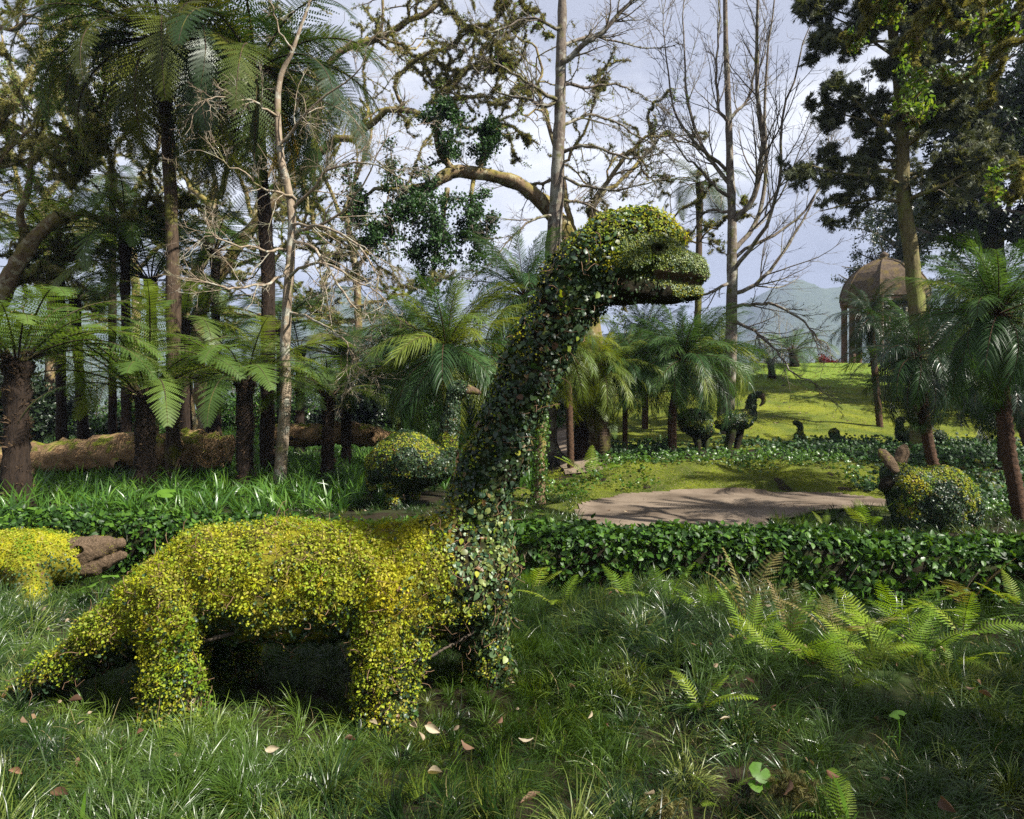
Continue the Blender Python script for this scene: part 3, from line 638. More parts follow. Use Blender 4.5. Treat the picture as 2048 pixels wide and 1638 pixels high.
palm((1886, 900, 11.2), (1838, 720, 11.2), .085, 48, 1.3, 'palm with dark leaning trunk behind the rabbit topiary', 'dark', 2, bend=-.08, skirt=4, mix='palm', mixn=.3, t0=-1.0)
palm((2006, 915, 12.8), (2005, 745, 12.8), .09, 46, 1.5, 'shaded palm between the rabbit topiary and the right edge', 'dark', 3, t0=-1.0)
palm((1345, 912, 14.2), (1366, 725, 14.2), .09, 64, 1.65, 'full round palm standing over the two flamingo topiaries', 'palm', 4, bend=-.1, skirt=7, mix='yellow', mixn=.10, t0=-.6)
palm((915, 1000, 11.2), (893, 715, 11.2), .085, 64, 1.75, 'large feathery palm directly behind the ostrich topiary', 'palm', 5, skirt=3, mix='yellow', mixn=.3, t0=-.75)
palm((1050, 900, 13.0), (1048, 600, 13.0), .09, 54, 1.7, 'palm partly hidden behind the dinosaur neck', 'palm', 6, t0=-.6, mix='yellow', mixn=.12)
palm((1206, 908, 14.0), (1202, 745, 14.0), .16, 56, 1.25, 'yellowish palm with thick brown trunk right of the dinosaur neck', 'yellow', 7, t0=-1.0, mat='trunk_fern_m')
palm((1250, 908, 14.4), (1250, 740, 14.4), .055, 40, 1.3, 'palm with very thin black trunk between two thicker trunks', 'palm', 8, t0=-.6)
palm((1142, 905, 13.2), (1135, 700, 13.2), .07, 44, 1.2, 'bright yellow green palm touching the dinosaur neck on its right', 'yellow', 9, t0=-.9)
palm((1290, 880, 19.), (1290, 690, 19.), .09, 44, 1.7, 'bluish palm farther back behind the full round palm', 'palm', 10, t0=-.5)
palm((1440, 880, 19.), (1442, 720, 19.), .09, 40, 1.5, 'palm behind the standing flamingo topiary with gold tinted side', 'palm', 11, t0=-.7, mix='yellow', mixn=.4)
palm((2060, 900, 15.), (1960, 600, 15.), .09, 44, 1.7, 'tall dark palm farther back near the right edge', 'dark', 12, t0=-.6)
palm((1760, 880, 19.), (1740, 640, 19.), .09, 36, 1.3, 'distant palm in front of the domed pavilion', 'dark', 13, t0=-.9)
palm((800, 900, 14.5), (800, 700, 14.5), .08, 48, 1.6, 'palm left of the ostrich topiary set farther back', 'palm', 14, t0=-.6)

# ------------------------------------------------------------ dinosaur topiary
D0 = 3.75
dino = root('dinosaur_topiary', (*P(640, 800, D0)[:2], 0.), 'long necked dinosaur topiary covered in yellow moss and creeping fig', 'topiary')
dg_ = np.random.default_rng(5)
body = [chainw([(34, 1390, 22), (150, 1322, 46), (270, 1250, 72), (360, 1194, 96), (430, 1162, 108), (550, 1158, 116), (700, 1163, 117), (850, 1155, 116), (935, 1145, 100)], D0),
        chainw([(905, 1120, 90), (948, 1050, 70), (973, 960, 58), (1016, 850, 55), (1060, 745, 57), (1103, 650, 60), (1148, 580, 66), (1195, 534, 70)], D0),
        chainw([(370, 1200, 92, 3.66), (352, 1280, 66, 3.58), (350, 1400, 58, 3.55), (350, 1475, 60, 3.55)]),
        chainw([(800, 1190, 98, 3.66), (778, 1280, 74, 3.58), (768, 1380, 62, 3.55), (768, 1500, 62, 3.53)]),
        chainw([(940, 1190, 85, 3.9), (968, 1270, 52, 3.97), (985, 1340, 44, 4.0), (985, 1410, 44, 4.0)]),
        chainw([(440, 1200, 80, 3.9), (455, 1270, 56, 4.0), (458, 1360, 50, 4.05)])]
v, t = blob(body, .014, 5, .045, 5.5); kk_ = vnoise(v[:, 0]+v[:, 1]*.6, v[:, 2]-v[:, 1]*.7, 17.)+.6*vnoise(v[:, 0]-v[:, 1], v[:, 2]+v[:, 1], 37.)-.8; cn_ = np.zeros_like(v); fn_ = np.cross(v[t[:, 1]]-v[t[:, 0]], v[t[:, 2]]-v[t[:, 0]]); [np.add.at(cn_, t[:, q_], fn_) for q_ in range(3)]; v = v+nrm(cn_)*(kk_*.016)[:, None]
head = [chainw([(1195, 528, 72), (1240, 505, 82), (1285, 492, 74), (1320, 510, 52)], D0, .85), chainw([(1300, 522, 52), (1350, 530, 38), (1384, 538, 30), (1396, 548, 22)], D0, .95),
        chainw([(1240, 560, 54), (1300, 576, 32), (1350, 583, 25), (1389, 586, 17)], D0, .9),
        chainw([(1285, 458, 38), (1325, 470, 26), (1352, 480, 14)], D0, 1.5)]
hv, ht = blob(head, .0095, 2, .008, 14.)
def eye_cut(v, c, r, dep):
    d = np.linalg.norm((v-c)*np.array([1, .35, 1.35]), axis=1); k = np.exp(-(d/r)**4); rim = np.exp(-((d-r*1.35)/(r*.35))**2)
    v = v.copy(); v[:, 1] += dep*k-.35*dep*rim; return v
fx = hv[:, 1] < D0
ec = P(1306, 509, D0); e2 = eye_cut(hv, np.array([ec[0], hv[:, 1].min(), ec[2]]), .023, .03); hv[fx] = e2[fx]
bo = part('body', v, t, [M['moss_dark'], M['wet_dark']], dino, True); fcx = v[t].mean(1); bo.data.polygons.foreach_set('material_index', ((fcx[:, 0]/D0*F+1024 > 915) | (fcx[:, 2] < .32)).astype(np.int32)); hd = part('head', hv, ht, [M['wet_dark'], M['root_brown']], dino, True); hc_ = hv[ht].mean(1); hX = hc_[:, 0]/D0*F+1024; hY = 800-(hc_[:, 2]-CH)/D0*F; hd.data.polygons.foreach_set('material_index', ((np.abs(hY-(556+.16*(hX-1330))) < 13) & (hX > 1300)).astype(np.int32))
yl = hv[np.argmin(np.abs(hv[:, 0]-ec[0])+np.abs(hv[:, 2]-ec[2])+(hv[:, 1] > D0)*9)][1]
ev, ef = ICO; part('eye', ev*np.array([.019, .018, .013])+np.array([ec[0], yl+.012, ec[2]]), ef, M['root_brown'], hd, True)
# split of the body cover: yellow mossy flank, leafy neck with painted shade, paler leafy chest
p, n = surf(dg_, v, t, 13500); X = (p[:, 0]/D0*F+1024); Zp = 800-(p[:, 2]-CH)/D0*F
keep = ~((p[:, 1] < D0) & (n[:, 2] < -.35) & (dg_.random(len(p)) < .4)); p, n, X, Zp = p[keep], n[keep], X[keep], Zp[keep]
nzv = vnoise(p[:, 0]*1+p[:, 1], p[:, 2]+.3*p[:, 0], 4.5); fine = vnoise(p[:, 0]+p[:, 1]*.7, p[:, 2]-p[:, 1]*.6, 16.)
neck = ss(790, 960, X-170*(nzv-.5)-.35*(Zp-1150)*(Zp > 1150))     # 1 = leafy neck and chest
legs = ss(1310, 1400, Zp+60*(nzv-.5)); rnd = dg_.random(len(p))
wl = np.maximum(neck, legs*.8)
mossy = rnd > wl
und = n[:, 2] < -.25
u2 = dg_.random(len(p))
fl2 = ss(1140, 1260, Zp+60*(nzv-.5)); a = mossy & ~und & (u2 < .22+.35*(fine-.5)+.06*fl2); cover('fig_cover', 'fig_small', p[a], n[a], .5, 1.35, bo, .7, .3, .004)
a = mossy & ~und & (u2 > .50+.28*fl2) & (nzv+.5*fine > .52); cover('moss_cover', 'moss_tuft', p[a], n[a], .7, 1.6, bo, .8, 0, .0)
a = mossy & ~und & (u2 > .44) & (u2 < .50); cover('olive_moss_cover', 'olive_tuft', p[a], n[a], .8, 1.7, bo, .8, 0, .0)
a = mossy & ~und & (u2 > .42) & (u2 < .435+.05*fl2); cover('young_fig_cover', 'fig_mid', p[a], n[a], .5, 1.0, bo, .6, .2, .008)
a = und & (u2 < .35); cover('painted_shade_fig_cover', 'fig_large_dark', p[a], n[a], .5, .9, bo, .6, .2, .004)  # undersides get the dark fig copy, shade painted by leaf colour
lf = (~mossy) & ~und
up_ = Zp < 1000                                       # upper neck gets dark leaves, its shade put into their colour
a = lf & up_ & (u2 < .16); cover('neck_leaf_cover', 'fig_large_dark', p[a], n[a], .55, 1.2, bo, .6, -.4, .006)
a = lf & up_ & (u2 > .30) & (u2 < .33); cover('neck_green_cover', 'fig_large', p[a], n[a], .5, 1.1, bo, .6, -.4, .012)
a = lf & ~up_ & (Zp < 1290) & (u2 < .09); cover('chest_leaf_cover', 'fig_large_pale', p[a], n[a], .45, .95, bo, .5, -.2, .006)
a = lf & ~up_ & (u2 > .2) & (u2 < .27); cover('chest_fig_cover', 'fig_large', p[a], n[a], .4, .9, bo, .5, -.2, .006)
a = lf & ~up_ & (Zp >= 1290) & (u2 > .34) & (u2 < .46); cover('leg_fig_cover', 'fig_mid', p[a], n[a], .5, 1.1, bo, .5, -.2, .006)
a = lf & (u2 > .9) & (fine > .45); cover('neck_moss_cover', 'olive_tuft', p[a], n[a], .8, 1.4, bo, .6, 0, .0)
# rim light along the back of the neck, put in as yellow leaves
a = lf & up_ & (n[:, 0] < -.3) & (n[:, 2] > .0) & (u2 > .6) & (u2 < .65); cover('neck_rim_light', 'fig_small', p[a], n[a], .8, 1.3, bo, .6, 0, .012)
# head: fine pale leaflets over the muzzle, larger leaves over the crown, fibrous jaw with underside shade put into its colour
p, n = surf(dg_, hv, ht, 24000); X = (p[:, 0]/D0*F+1024); Zp = 800-(p[:, 2]-CH)/D0*F; u2 = dg_.random(len(p))
nzv = vnoise(p[:, 0], p[:, 2]+p[:, 1], 9.); crown = (Zp < 474+.10*(X-1280)+14*(nzv-.5)) | (X < 1215+50*(nzv-.5)); low = (n[:, 2] < -.45) | (Zp > 552+30*(nzv-.5)+.2*(X-1250)) & (X < 1340)
eye_d = np.hypot(X-1306, (Zp-509)*1.4) < 19
mz = ~crown & ~low & ~eye_d
lip = (np.abs(Zp-(556+.16*(X-1330))) < 9) & (X > 1300); mz &= ~lip | (u2 < .12); a = mz & (u2 < .55); cover('muzzle_leaflets', 'fig_head', p[a], n[a], .5, .95, hd, .6, .2, .0)
a = mz & (u2 > .55) & (u2 < .85) & (nzv > .35); cover('muzzle_moss', 'fig_head_y', p[a], n[a], .5, .9, hd, .6, .2, .0)
a = crown & ~low & (u2 < .06); cover('crown_leaves', 'fig_large', p[a], n[a], .5, 1.1, hd, .6, .2, .008)
a = crown & ~low & (u2 > .13) & (u2 < .30); cover('crown_moss_leaves', 'fig_small', p[a], n[a], .6, 1.2, hd, .6, .3, .004)
a = low & (u2 < .05); cover('jaw_shade_leaves', 'fig_large_dark', p[a], n[a], .3, .7, hd, .5, .2, .002)
# the largest single fig leaves, each its own part
fl_meshes = []
for k, mname in enumerate(('fig', 'fig_pale', 'fig', 'fig_moss', 'litter_brown', 'fig_dark')):
    vv, ff = leafshape(.042, .80, .12, .22); fl_meshes.append(mesh('fig_leaf', vv, ff, [M[mname]], True))
p, n = surf(dg_, v, t, 2600); X = (p[:, 0]/D0*F+1024); a = (n[:, 1] < -.15) & (X > 900); p, n = p[a], n[a]; ch = dg_.choice(len(p), 292, replace=False)
z = nrm(n[ch]+dg_.normal(0, .35, (292, 3))+np.array([0, -.2, .1])); rt = eul(frames(z, dg_.normal(3.14, .9, 292)))
for k, c in enumerate(ch):
    q = p[c]+n[c]*.016; low_ = q[2] < 1.15
    mi = int(dg_.choice([1, 0, 3], p=[.6, .3, .1])) if low_ else int(dg_.choice([0, 1, 3, 4, 5], p=[.40, .08, .07, .07, .38]))
    link('fig_leaf', fl_meshes[mi], bo, q-rloc(bo), rt[k], dg_.uniform(.55, 1.15))
# creeper stems over the neck and flank
p, n = surf(dg_, v, t, 190); st = []; p2 = p[(n[:, 1] < .3)]; n2 = n[(n[:, 1] < .3)]
d = nrm(np.cross(n2, dg_.normal(size=n2.shape))-n2*.1); pts = march(dg_, p2+n2*.008, d, dg_.uniform(.04, .16, len(p2)), 6, .45, 0)
V, Q = tubes(pts, np.full(pts.shape[:2], .0017), 3); part('creeper_stems', V, Q, M['twig_pale'], bo, kind='stuff')
V, Q = limb([(835, 1330, 3.55, .003), (860, 1308, 3.56, .006), (900, 1282, 3.62, .007), (940, 1264, 3.7, .008), (985, 1250, 3.85, .003)], 14, .004, 3); Vv, Qq = bumpy(V, Q, 3, .3, 8); part('root_strand', Vv, Qq, M['hair_grey'], bo)
V, Q = limb([(412, 1285, 3.5, .005), (440, 1276, 3.5, .01), (480, 1265, 3.55, .008), (505, 1262, 3.6, .003)], 12, .004, 4); Vv, Qq = bumpy(V, Q, 3, .3, 8); part('root_strand', Vv, Qq, M['hair_grey'], bo)

# ------------------------------------------------------------ other topiaries
def simple_topiary(name, label, cat_, base, chains, voxel, core, covers, dens, group=None, amp=.02, ns=5., smooth=3, bodyname='body', seed=0):
    g = np.random.default_rng(seed+900); b = P(*base); b[2] = gz(b[0], b[1]); R = root(name, b, label, cat_, group)
    v, t = blob(chains, voxel, smooth, amp, ns); o = part(bodyname, v, t, M[core], R, True)
    p, n = surf(g, v, t, dens); u = g.random(len(p)); q = vnoise(p[:, 0]+p[:, 1], p[:, 2]+.5*p[:, 1], 3.2)
    covers(p, n, u, q, o, g); return R, o, v, t
def cv_liz(p, n, u, q, o, g):
    m = n[:, 2]+(q-.5)*.8
    a = (m > .1) & (u < .5); cover('fig_cover', 'fig_small', p[a], n[a], .7, 1.4, o, .7, .3)
    a = (m > .3) & (u > .5) & (u < .8); cover('moss_cover', 'moss_tuft', p[a], n[a], .8, 1.8, o, .7, .0)
    a = (m <= .1) & (u < .45); cover('leaf_cover', 'fig_mid', p[a], n[a], .5, 1.1, o, .6, .0)
R, o, v, t = simple_topiary('lizard_topiary', 'low lizard topiary with bare brown open mouthed head before the left hedge', 'topiary', (60, 1175, 5.6),
    [chainw([(-260, 1150, 30), (-120, 1135, 46), (0, 1122, 58), (80, 1118, 58), (140, 1120, 46)], 5.6), chainw([(60, 1140, 40, 5.45), (70, 1200, 30, 5.4)]), chainw([(-60, 1150, 40, 5.4), (-70, 1200, 30, 5.35)])], .02, 'moss_core', cv_liz, 5200, seed=1)
hv, ht = blob([chainw([(150, 1110, 36), (185, 1100, 30), (215, 1092, 20), (240, 1087, 11)], 5.6, .9), chainw([(150, 1125, 34), (190, 1130, 22), (220, 1120, 14), (247, 1110, 8)], 5.6, .9)], .010, 1, .012, 18.)
c = P(172, 1095, 5.6); fx = hv[:, 1] < 5.6; e2 = eye_cut(hv, np.array([c[0], hv[:, 1].min(), c[2]]), .042, .045); hv[fx] = e2[fx]
hd = part('head', hv, ht, M['root_brown'], R, True); yl = hv[np.argmin(np.abs(hv[:, 0]-c[0])+np.abs(hv[:, 2]-c[2])+(hv[:, 1] > 5.6)*9)][1]
part('eye', ICO[0]*.022+np.array([c[0], yl+.006, c[2]]), ICO[1], M['root_brown'], hd, True)
p, n = surf(RNG, hv, ht, 5000); a = (vnoise(p[:, 0], p[:, 2], 13.) > .60) & (p[:, 0] > c[0]+.02); cover('moss_patches', 'moss_tuft', p[a], n[a], .6, 1.2, hd)

def cv_far(p, n, u, q, o, g):
    m = n[:, 2]*.8+(q-.5)*1.1  # upward faces get yellow leaves, sides dark leaves: top light put into colour
    top = p[:, 2] > p[:, 2].min()+.62*(p[:, 2].max()-p[:, 2].min())+(9 if p[:, 2].max() < 1.3 else 0); m = np.where(top, -1, m)
    a = (m > .12) & (u < .6); cover('moss_leaf_cover', 'fig_far_moss', p[a], n[a], .45, .85, o, .6, .3)
    a = (m <= .12) & (u < .5); cover('leaf_cover', 'fig_far_dark', p[a], n[a], .6, 1.1, o, .7, .1)
    a = (u > .75); cover('green_leaf_cover', 'fig_far', p[a], n[a], .45, .9, o, .7, .1)
R, o, v, t = simple_topiary('ostrich_topiary', 'leafy ostrich topiary with upright neck and drooping tail behind the dinosaur', 'topiary', (800, 1005, 10.),
    [chainw([(790, 925, 52), (812, 918, 60), (850, 925, 48), (880, 930, 30)], 10.), chainw([(875, 935, 28), (896, 890, 22), (902, 840, 17), (906, 800, 16), (912, 781, 19), (925, 778, 16)], 10.),
     chainw([(762, 930, 34), (748, 945, 18), (741, 965, 11), (746, 976, 9)], 10.), chainw([(785, 950, 26, 9.9), (788, 985, 17, 9.9), (788, 1018, 17, 9.9)]), chainw([(838, 955, 20, 10.1), (826, 980, 15, 10.1), (824, 1016, 15, 10.1)])], .03, 'wet_dark', cv_far, 2600, seed=2, amp=.03)
V, Q = limb([(928, 779, 10., .10), (945, 781, 10., .06), (955, 784, 10., .045), (962, 787, 10., .02)], 10); Vv, Qq = bumpy(V, Q, 1, .1, 10); part('beak', Vv, Qq, M['root_brown'], R, True)

R, o, v, t = simple_topiary('rabbit_topiary', 'crouching rabbit topiary with two bare brown ears beside the gravel', 'topiary', (1850, 1058, 8.5),
    [chainw([(1888, 985, 54), (1850, 985, 50), (1815, 975, 40), (1800, 965, 34)], 8.5), chainw([(1905, 1000, 50), (1925, 1030, 34), (1945, 1052, 16)], 8.5), chainw([(1820, 990, 42), (1828, 1040, 40)], 8.5),
     chainw([(1870, 1010, 56), (1885, 1050, 46)], 8.5), chainw([(1802, 958, 30), (1790, 950, 26), (1800, 948, 22)], 8.5)], .025, 'wet_dark', cv_far, 4500, seed=3, amp=.02)
hv, ht = blob([chainw([(1794, 957, 22), (1778, 966, 17), (1767, 975, 10)], 8.45, .9)], .016, 2, .015, 14.); part('muzzle', hv, ht, M['wet_dark'], R, True)
for ns_, dp in ((((1791, 940, 9), (1778, 922, 13), (1766, 908, 11), (1760, 902, 6)), 8.35), (((1796, 938, 10), (1800, 922, 15), (1805, 905, 15), (1808, 896, 9)), 8.6)):
    hv, ht = blob([chainw(list(ns_), dp, .45)], .014, 2, .008, 20.); part('ear', hv, ht, M['root_brown'], R, True)
def bird(label, base, chains, dens=2200, vx=.02, legs=(), beak=None, seed=0, group='small bird topiaries', name='flamingo_topiary', beakr=.02):
    R, o, v, t = simple_topiary(name, label, 'topiary', base, chains, vx, 'wet_dark', cv_far, dens, None, seed=seed, amp=.02)
    for a, b_ in legs:
        V, Q = limb([a, ((a[0]+b_[0])/2+1, (a[1]+b_[1])/2, a[2], (a[3]+b_[3])/2), b_], 8); Vv, Qq = bumpy(V, Q, 1, .15, 8); part('leg', Vv, Qq, M['wet_dark'], R)
    if beak: V, Q = limb(beak, 8); Vv, Qq = bumpy(V, Q, 2, .1, 8); part('beak', Vv, Qq, M['root_brown'], R, True)
    return R
bird('flamingo topiary with hooked neck standing on the ivy bank', (1478, 890, 15.5), [chainw([(1428, 850, 5), (1448, 846, 16), (1468, 840, 21), (1486, 838, 20), (1500, 828, 13)], 15.5), chainw([(1499, 832, 13), (1502, 812, 10), (1505, 796, 8), (1512, 789, 7), (1520, 789, 6)], 15.5)],
     legs=(((1464, 855, 15.45, .13), (1452, 905, 15.45, .07)), ((1482, 852, 15.6, .10), (1470, 905, 15.6, .06))), beak=[(1518, 789, 15.5, .07), (1526, 794, 15.5, .07), (1527, 804, 15.5, .05), (1519, 812, 15.5, .02)], seed=4)
bird('plump bird topiary with tail sticking out left beside the palm trunk', (1400, 900, 15.), [chainw([(1355, 832, 5), (1368, 838, 9), (1382, 843, 26), (1398, 848, 29), (1408, 858, 20)], 15.)],
     legs=(((1392, 868, 14.9, .10), (1396, 915, 14.9, .05)), ((1408, 868, 15.1, .10), (1412, 912, 15.1, .05))), seed=5, name='bird_topiary')
bird('small upright chick topiary at the top of the ivy right of the flamingo', (1672, 885, 16.5), [chainw([(1668, 866, 11)], 16.5), chainw([(1668, 880, 8), (1680, 885, 14), (1690, 890, 12)], 16.5)], seed=6, vx=.025, name='bird_topiary')
bird('tiny spindly bird topiary on the lawn edge right of the flamingo', (1602, 880, 16.8), [chainw([(1592, 845, 6), (1600, 848, 5)], 16.8), chainw([(1600, 852, 5), (1602, 866, 6), (1596, 872, 9), (1606, 876, 8)], 16.8)], seed=7, vx=.025, name='bird_topiary')
bird('hen topiary with tall thin neck, leftmost of the mossy birds behind the rabbit', (1808, 875, 16.), [chainw([(1796, 862, 5), (1799, 846, 7), (1801, 840, 8)], 16.), chainw([(1806, 868, 15), (1820, 866, 14)], 16.)], seed=8, vx=.03, name='bird_topiary')
bird('round duck topiary in the middle of the mossy birds behind the rabbit', (1840, 890, 15.6), [chainw([(1830, 872, 18), (1842, 876, 20), (1850, 876, 16)], 15.6), chainw([(1838, 860, 7), (1840, 850, 9)], 15.6), chainw([(1842, 886, 11, 15.4)], 15.6)], seed=9, vx=.03, name='bird_topiary')
bird('duck topiary touching the leaning palm trunk, rightmost of the mossy birds', (1868, 885, 15.9), [chainw([(1862, 870, 16), (1876, 874, 17), (1886, 872, 10)], 15.9), chainw([(1858, 852, 7), (1856, 840, 9)], 15.9)], seed=10, vx=.03, name='bird_topiary')

# ------------------------------------------------------------ hedge
hx = np.arange(-9, 8.01, .1); ang = np.linspace(0, 1, 22)
def hc(x): return 5.95-.15*x
prof_ = np.array([(-.30, -.1), (-.31, .12), (-.31, .30), (-.29, .42), (-.22, .475), (0, .49), (.22, .475), (.29, .42), (.31, .3), (.31, .12), (.30, -.1)])
Vh = np.array([[x, hc(x)+a*(1+.12*(vnoise(x, a*3, 2.)-.5)), max(-.1, b+gz(x, hc(x))*.3+.04*(vnoise(x, a*4+b*3, 2.4)-.5)*(b > 0))] for x in hx for a, b in prof_])
k = len(prof_); i, j = np.meshgrid(np.arange(len(hx)-1), np.arange(k-1), indexing='ij'); a = i*k+j
Qh = np.stack([a, a+k, a+k+1, a+1], -1).reshape(-1, 4); Th = np.concatenate([Qh[:, :3], Qh[:, [0, 2, 3]]])
hr = root('hedge', (0, 5.95, 0), 'low clipped glossy leaved hedge running right across behind the dinosaur', 'hedge')
hb = part('twiggy_core', Vh*[1, 1, 1]-np.array([0, 0, .03]), Qh, M['wet_dark'], hr, True)
p, n = surf(RNG, Vh, Th, 2100); a = (p[:, 2] > .0) & (np.abs(p[:, 0]) < 8.5)
cc = nrm(n)*np.where((n[:, 2:3] < -.2), -1, 1); c0 = np.stack([p[:, 0], hc(p[:, 0]), p[:, 2]*0+.2], 1); fl_ = ((p-c0)*n).sum(1) < 0; n[fl_] *= -1
a &= RNG.random(len(p)) < np.where(n[:, 2] > .5, .9, .62)
pp = p[a]+n[a]*(RNG.uniform(-.07, .015, (a.sum(), 1))); cover('leaf_mass', 'hedge_leaf', pp, n[a], .55, 1.1, hr, .9, .6)
hl = []
for mname in ('hedge', 'hedge', 'ivy_light'):
    vv, ff = leafshape(.062, .6, .12, .2); hl.append(mesh('camellia_leaf', vv, ff, [M[mname]], True))
p, n = p[(n[:, 1] < .2) & (p[:, 2] > .12) & (p[:, 0] > -.3) & (p[:, 0] < 4.4)], n[(n[:, 1] < .2) & (p[:, 2] > .12) & (p[:, 0] > -.3) & (p[:, 0] < 4.4)]
ch = RNG.choice(len(p), 290, replace=False); rt = eul(frames(nrm(n[ch]+RNG.normal(0, .5, (290, 3))+[0, 0, .5]), RNG.uniform(0, 6.28, 290)))
for k, c in enumerate(ch): link('camellia_leaf', hl[k % 3], hr, p[c]+n[c]*.02-rloc(hr), rt[k], RNG.uniform(.7, 1.15))
V, Q = tubes(march(RNG, np.stack([RNG.uniform(-8, 7, 900), np.zeros(900), np.full(900, -.05)], 1)*[1, 0, 1]+np.stack([np.zeros(900), np.zeros(900), np.zeros(900)], 1), nrm(RNG.normal(0, .25, (900, 3))+[0, 0, 1]), np.full(900, .5), 5, .12, .05), np.full((900, 5), .004), 3)
x0 = V[:, 0]; V[:, 1] += hc(x0)-.12; part('stems', V, Q, M['bark_pale'], hr, kind='stuff')

# ------------------------------------------------------------ ground cover
def tri_pts(x0, x1, y0, y1, dens, mask=None, rng=RNG):
    n = int((x1-x0)*(y1-y0)*dens); x = rng.uniform(x0, x1, n); y = rng.uniform(y0, y1, n)
    if mask is not None: m = mask(x, y); x, y = x[m], y[m]
    return np.stack([x, y, gz(x, y)], 1)
def inview(x, y, mg=.9): return np.abs(x) < y*.78+mg
def low(p): return 1-.45*np.exp(-((p[:, 0]+1.3)/1.75)**4-((p[:, 1]-3.55)/.6)**4)
def flow(p, amp=.45, tilt=.18):   # lean tufts downhill and along a slow random field
    e_ = .12; dx = (gz(p[:, 0]+e_, p[:, 1])-gz(p[:, 0]-e_, p[:, 1]))/(2*e_); dy = (gz(p[:, 0], p[:, 1]+e_)-gz(p[:, 0], p[:, 1]-e_))/(2*e_)
    k = len(p); lx = -dx*1.4+amp*(vnoise(p[:, 0], p[:, 1], .8)-.5)*2; ly = -dy*1.4+amp*(vnoise(p[:, 0]+40, p[:, 1], .8)-.5)*2-.1
    z = nrm(np.stack([lx, ly, np.ones(k)], 1)+RNG.normal(0, tilt, (k, 3))); return eul(frames(z, RNG.uniform(0, 6.28, k)))
fore = lambda x, y: inview(x, y) & (y < hc(x)-.22)
bare = lambda x, y: vnoise(x+5, y+3, 2.2) > .13
p = tri_pts(-5.6, 5.0, 1.5, 7.0, 150, fore)
q = tri_pts(-5.6, 5.0, 1.5, 7.0, 60, lambda x, y: fore(x, y) & (vnoise(x+2, y, 1.1) > .22))
scat('grass_tussocks', 'tussock', q, flow(q, .9, .2), RNG.uniform(.5, 1.0, len(q))*low(q))['label'] = 'deep arching tussocks of mondo grass in the foreground'
scat('mondo_grass', 'grass_tuft', p, flow(p, .8, .25), RNG.uniform(.5, .95, len(p))*(.7+.6*vnoise(p[:, 0], p[:, 1], 1.6))*low(p))['label'] = 'dark green mondo grass in arching tufts over the foreground'
p = tri_pts(-5.6, 5.0, 1.5, 7.0, 44, lambda x, y: fore(x, y) & (vnoise(x, y, .9)+.25*(x < -1.5)+.2*(np.abs(x+.3) < .9) > .62))  # pale tufts also brighten the sun patches by their colour
scat('pale_grass', 'grass_tuft_light', p, flow(p, .8, .25), RNG.uniform(.55, 1.0, len(p)))['label'] = 'lighter green grass tufts mixed into the foreground'
p = tri_pts(-5.6, 5.0, 1.5, 7.0, 9, fore)
scat('dry_grass_blades', 'straw_blade', p+[0, 0, .03], flow(p, .6, .4), RNG.uniform(.6, 1.0, len(p)))['label'] = 'thin straw coloured dry blades among the mondo grass'
p = tri_pts(-5.6, 5.0, 1.5, 7.0, 22, lambda x, y: fore(x, y) & (vnoise(x+3, y, 1.6) > .5))
scat('foreground_leaf_litter', 'litter_bit', p+np.stack([0*p[:, 0], 0*p[:, 0], RNG.uniform(.03, .15, len(p))], 1), yaw(len(p), .6), RNG.uniform(.4, .9, len(p)))['label'] = 'scattered small dead leaves caught in the foreground grass'
# behind the hedge: longer tufts round the ostrich, the rabbit and the gravel edge
back = lambda x, y: inview(x, y, 1.5) & (y > hc(x)+.3) & (gravel_f(x, y) < -.02)
p = tri_pts(-3.4, 9, 5.5, 11.3, 44, lambda x, y: back(x, y) & ((x > 2.4) & (y < 10.6+.0*x) | (x < 1.0) & (y < 10.8)))
scat('mondo_grass_behind_hedge', 'far_grass', p, flow(p, .8, .25), RNG.uniform(.35, .7, len(p))*np.where(p[:, 0] < 0, .7, 1))['label'] = 'dark grass tufts behind the hedge round the ostrich and rabbit'
p = tri_pts(-14, .4, 6.2, 22, 15, lambda x, y: back(x, y) & (x < -2.0+.12*(y-10)+(y > 11.5)*3) & (vnoise(x, y, .7) > .22))
scat('strap_leaved_plants', 'strap_tuft', p, flow(p, .2, .15), RNG.uniform(.55, 1.05, len(p))*np.where(p[:, 1] < 9, .75, 1))['label'] = 'bright green strap leaved plants carpeting the ground under the left trees'
p = tri_pts(-30, 3, 20, 34, 4, lambda x, y: inview(x, y, 2) & (vnoise(x, y, .35) > .38))
scat('distant_strap_plants', 'strap_tuft', p, flow(p, .2, .15), RNG.uniform(.9, 1.5, len(p)))['label'] = 'strap leaved plants farther back among the left trunks'
ivy = lambda x, y: (np.hypot((x-4.6)/1.0, (y-15.0)/1.1) > 1) & inview(x, y, 1.5) & (gravel_f(x, y) < -.08) & (y+.6*vnoise(x, y, .9) > np.where(x > 6.0+.15*(12-y), 9.4, 13.0)-.0) & (y < 15.8-.5*(x < 4)+.8*vnoise(x, 0*x, .8)) & (x > 1.3+.25*(y-12)*(y > 13))
p = tri_pts(.6, 15, 8, 18, 95, ivy)
lift = .03+.20*vnoise(p[:, 0], p[:, 1], 1.9)*RNG.random(len(p))
z = nrm(RNG.normal(0, .45, (len(p), 3))+[0, -.45, 1]); m = (vnoise(p[:, 0], p[:, 1], .55) > .55) & (p[:, 0] < 8)
p[:, 2] += lift; rt = eul(frames(z, RNG.uniform(0, 6.28, len(p))))
scat('ivy_bank', 'ivy_sprig', p[~m], rt[~m], RNG.uniform(.7, 1.35, (~m).sum()))['label'] = 'dark glossy ivy carpeting the bank between gravel and lawn'
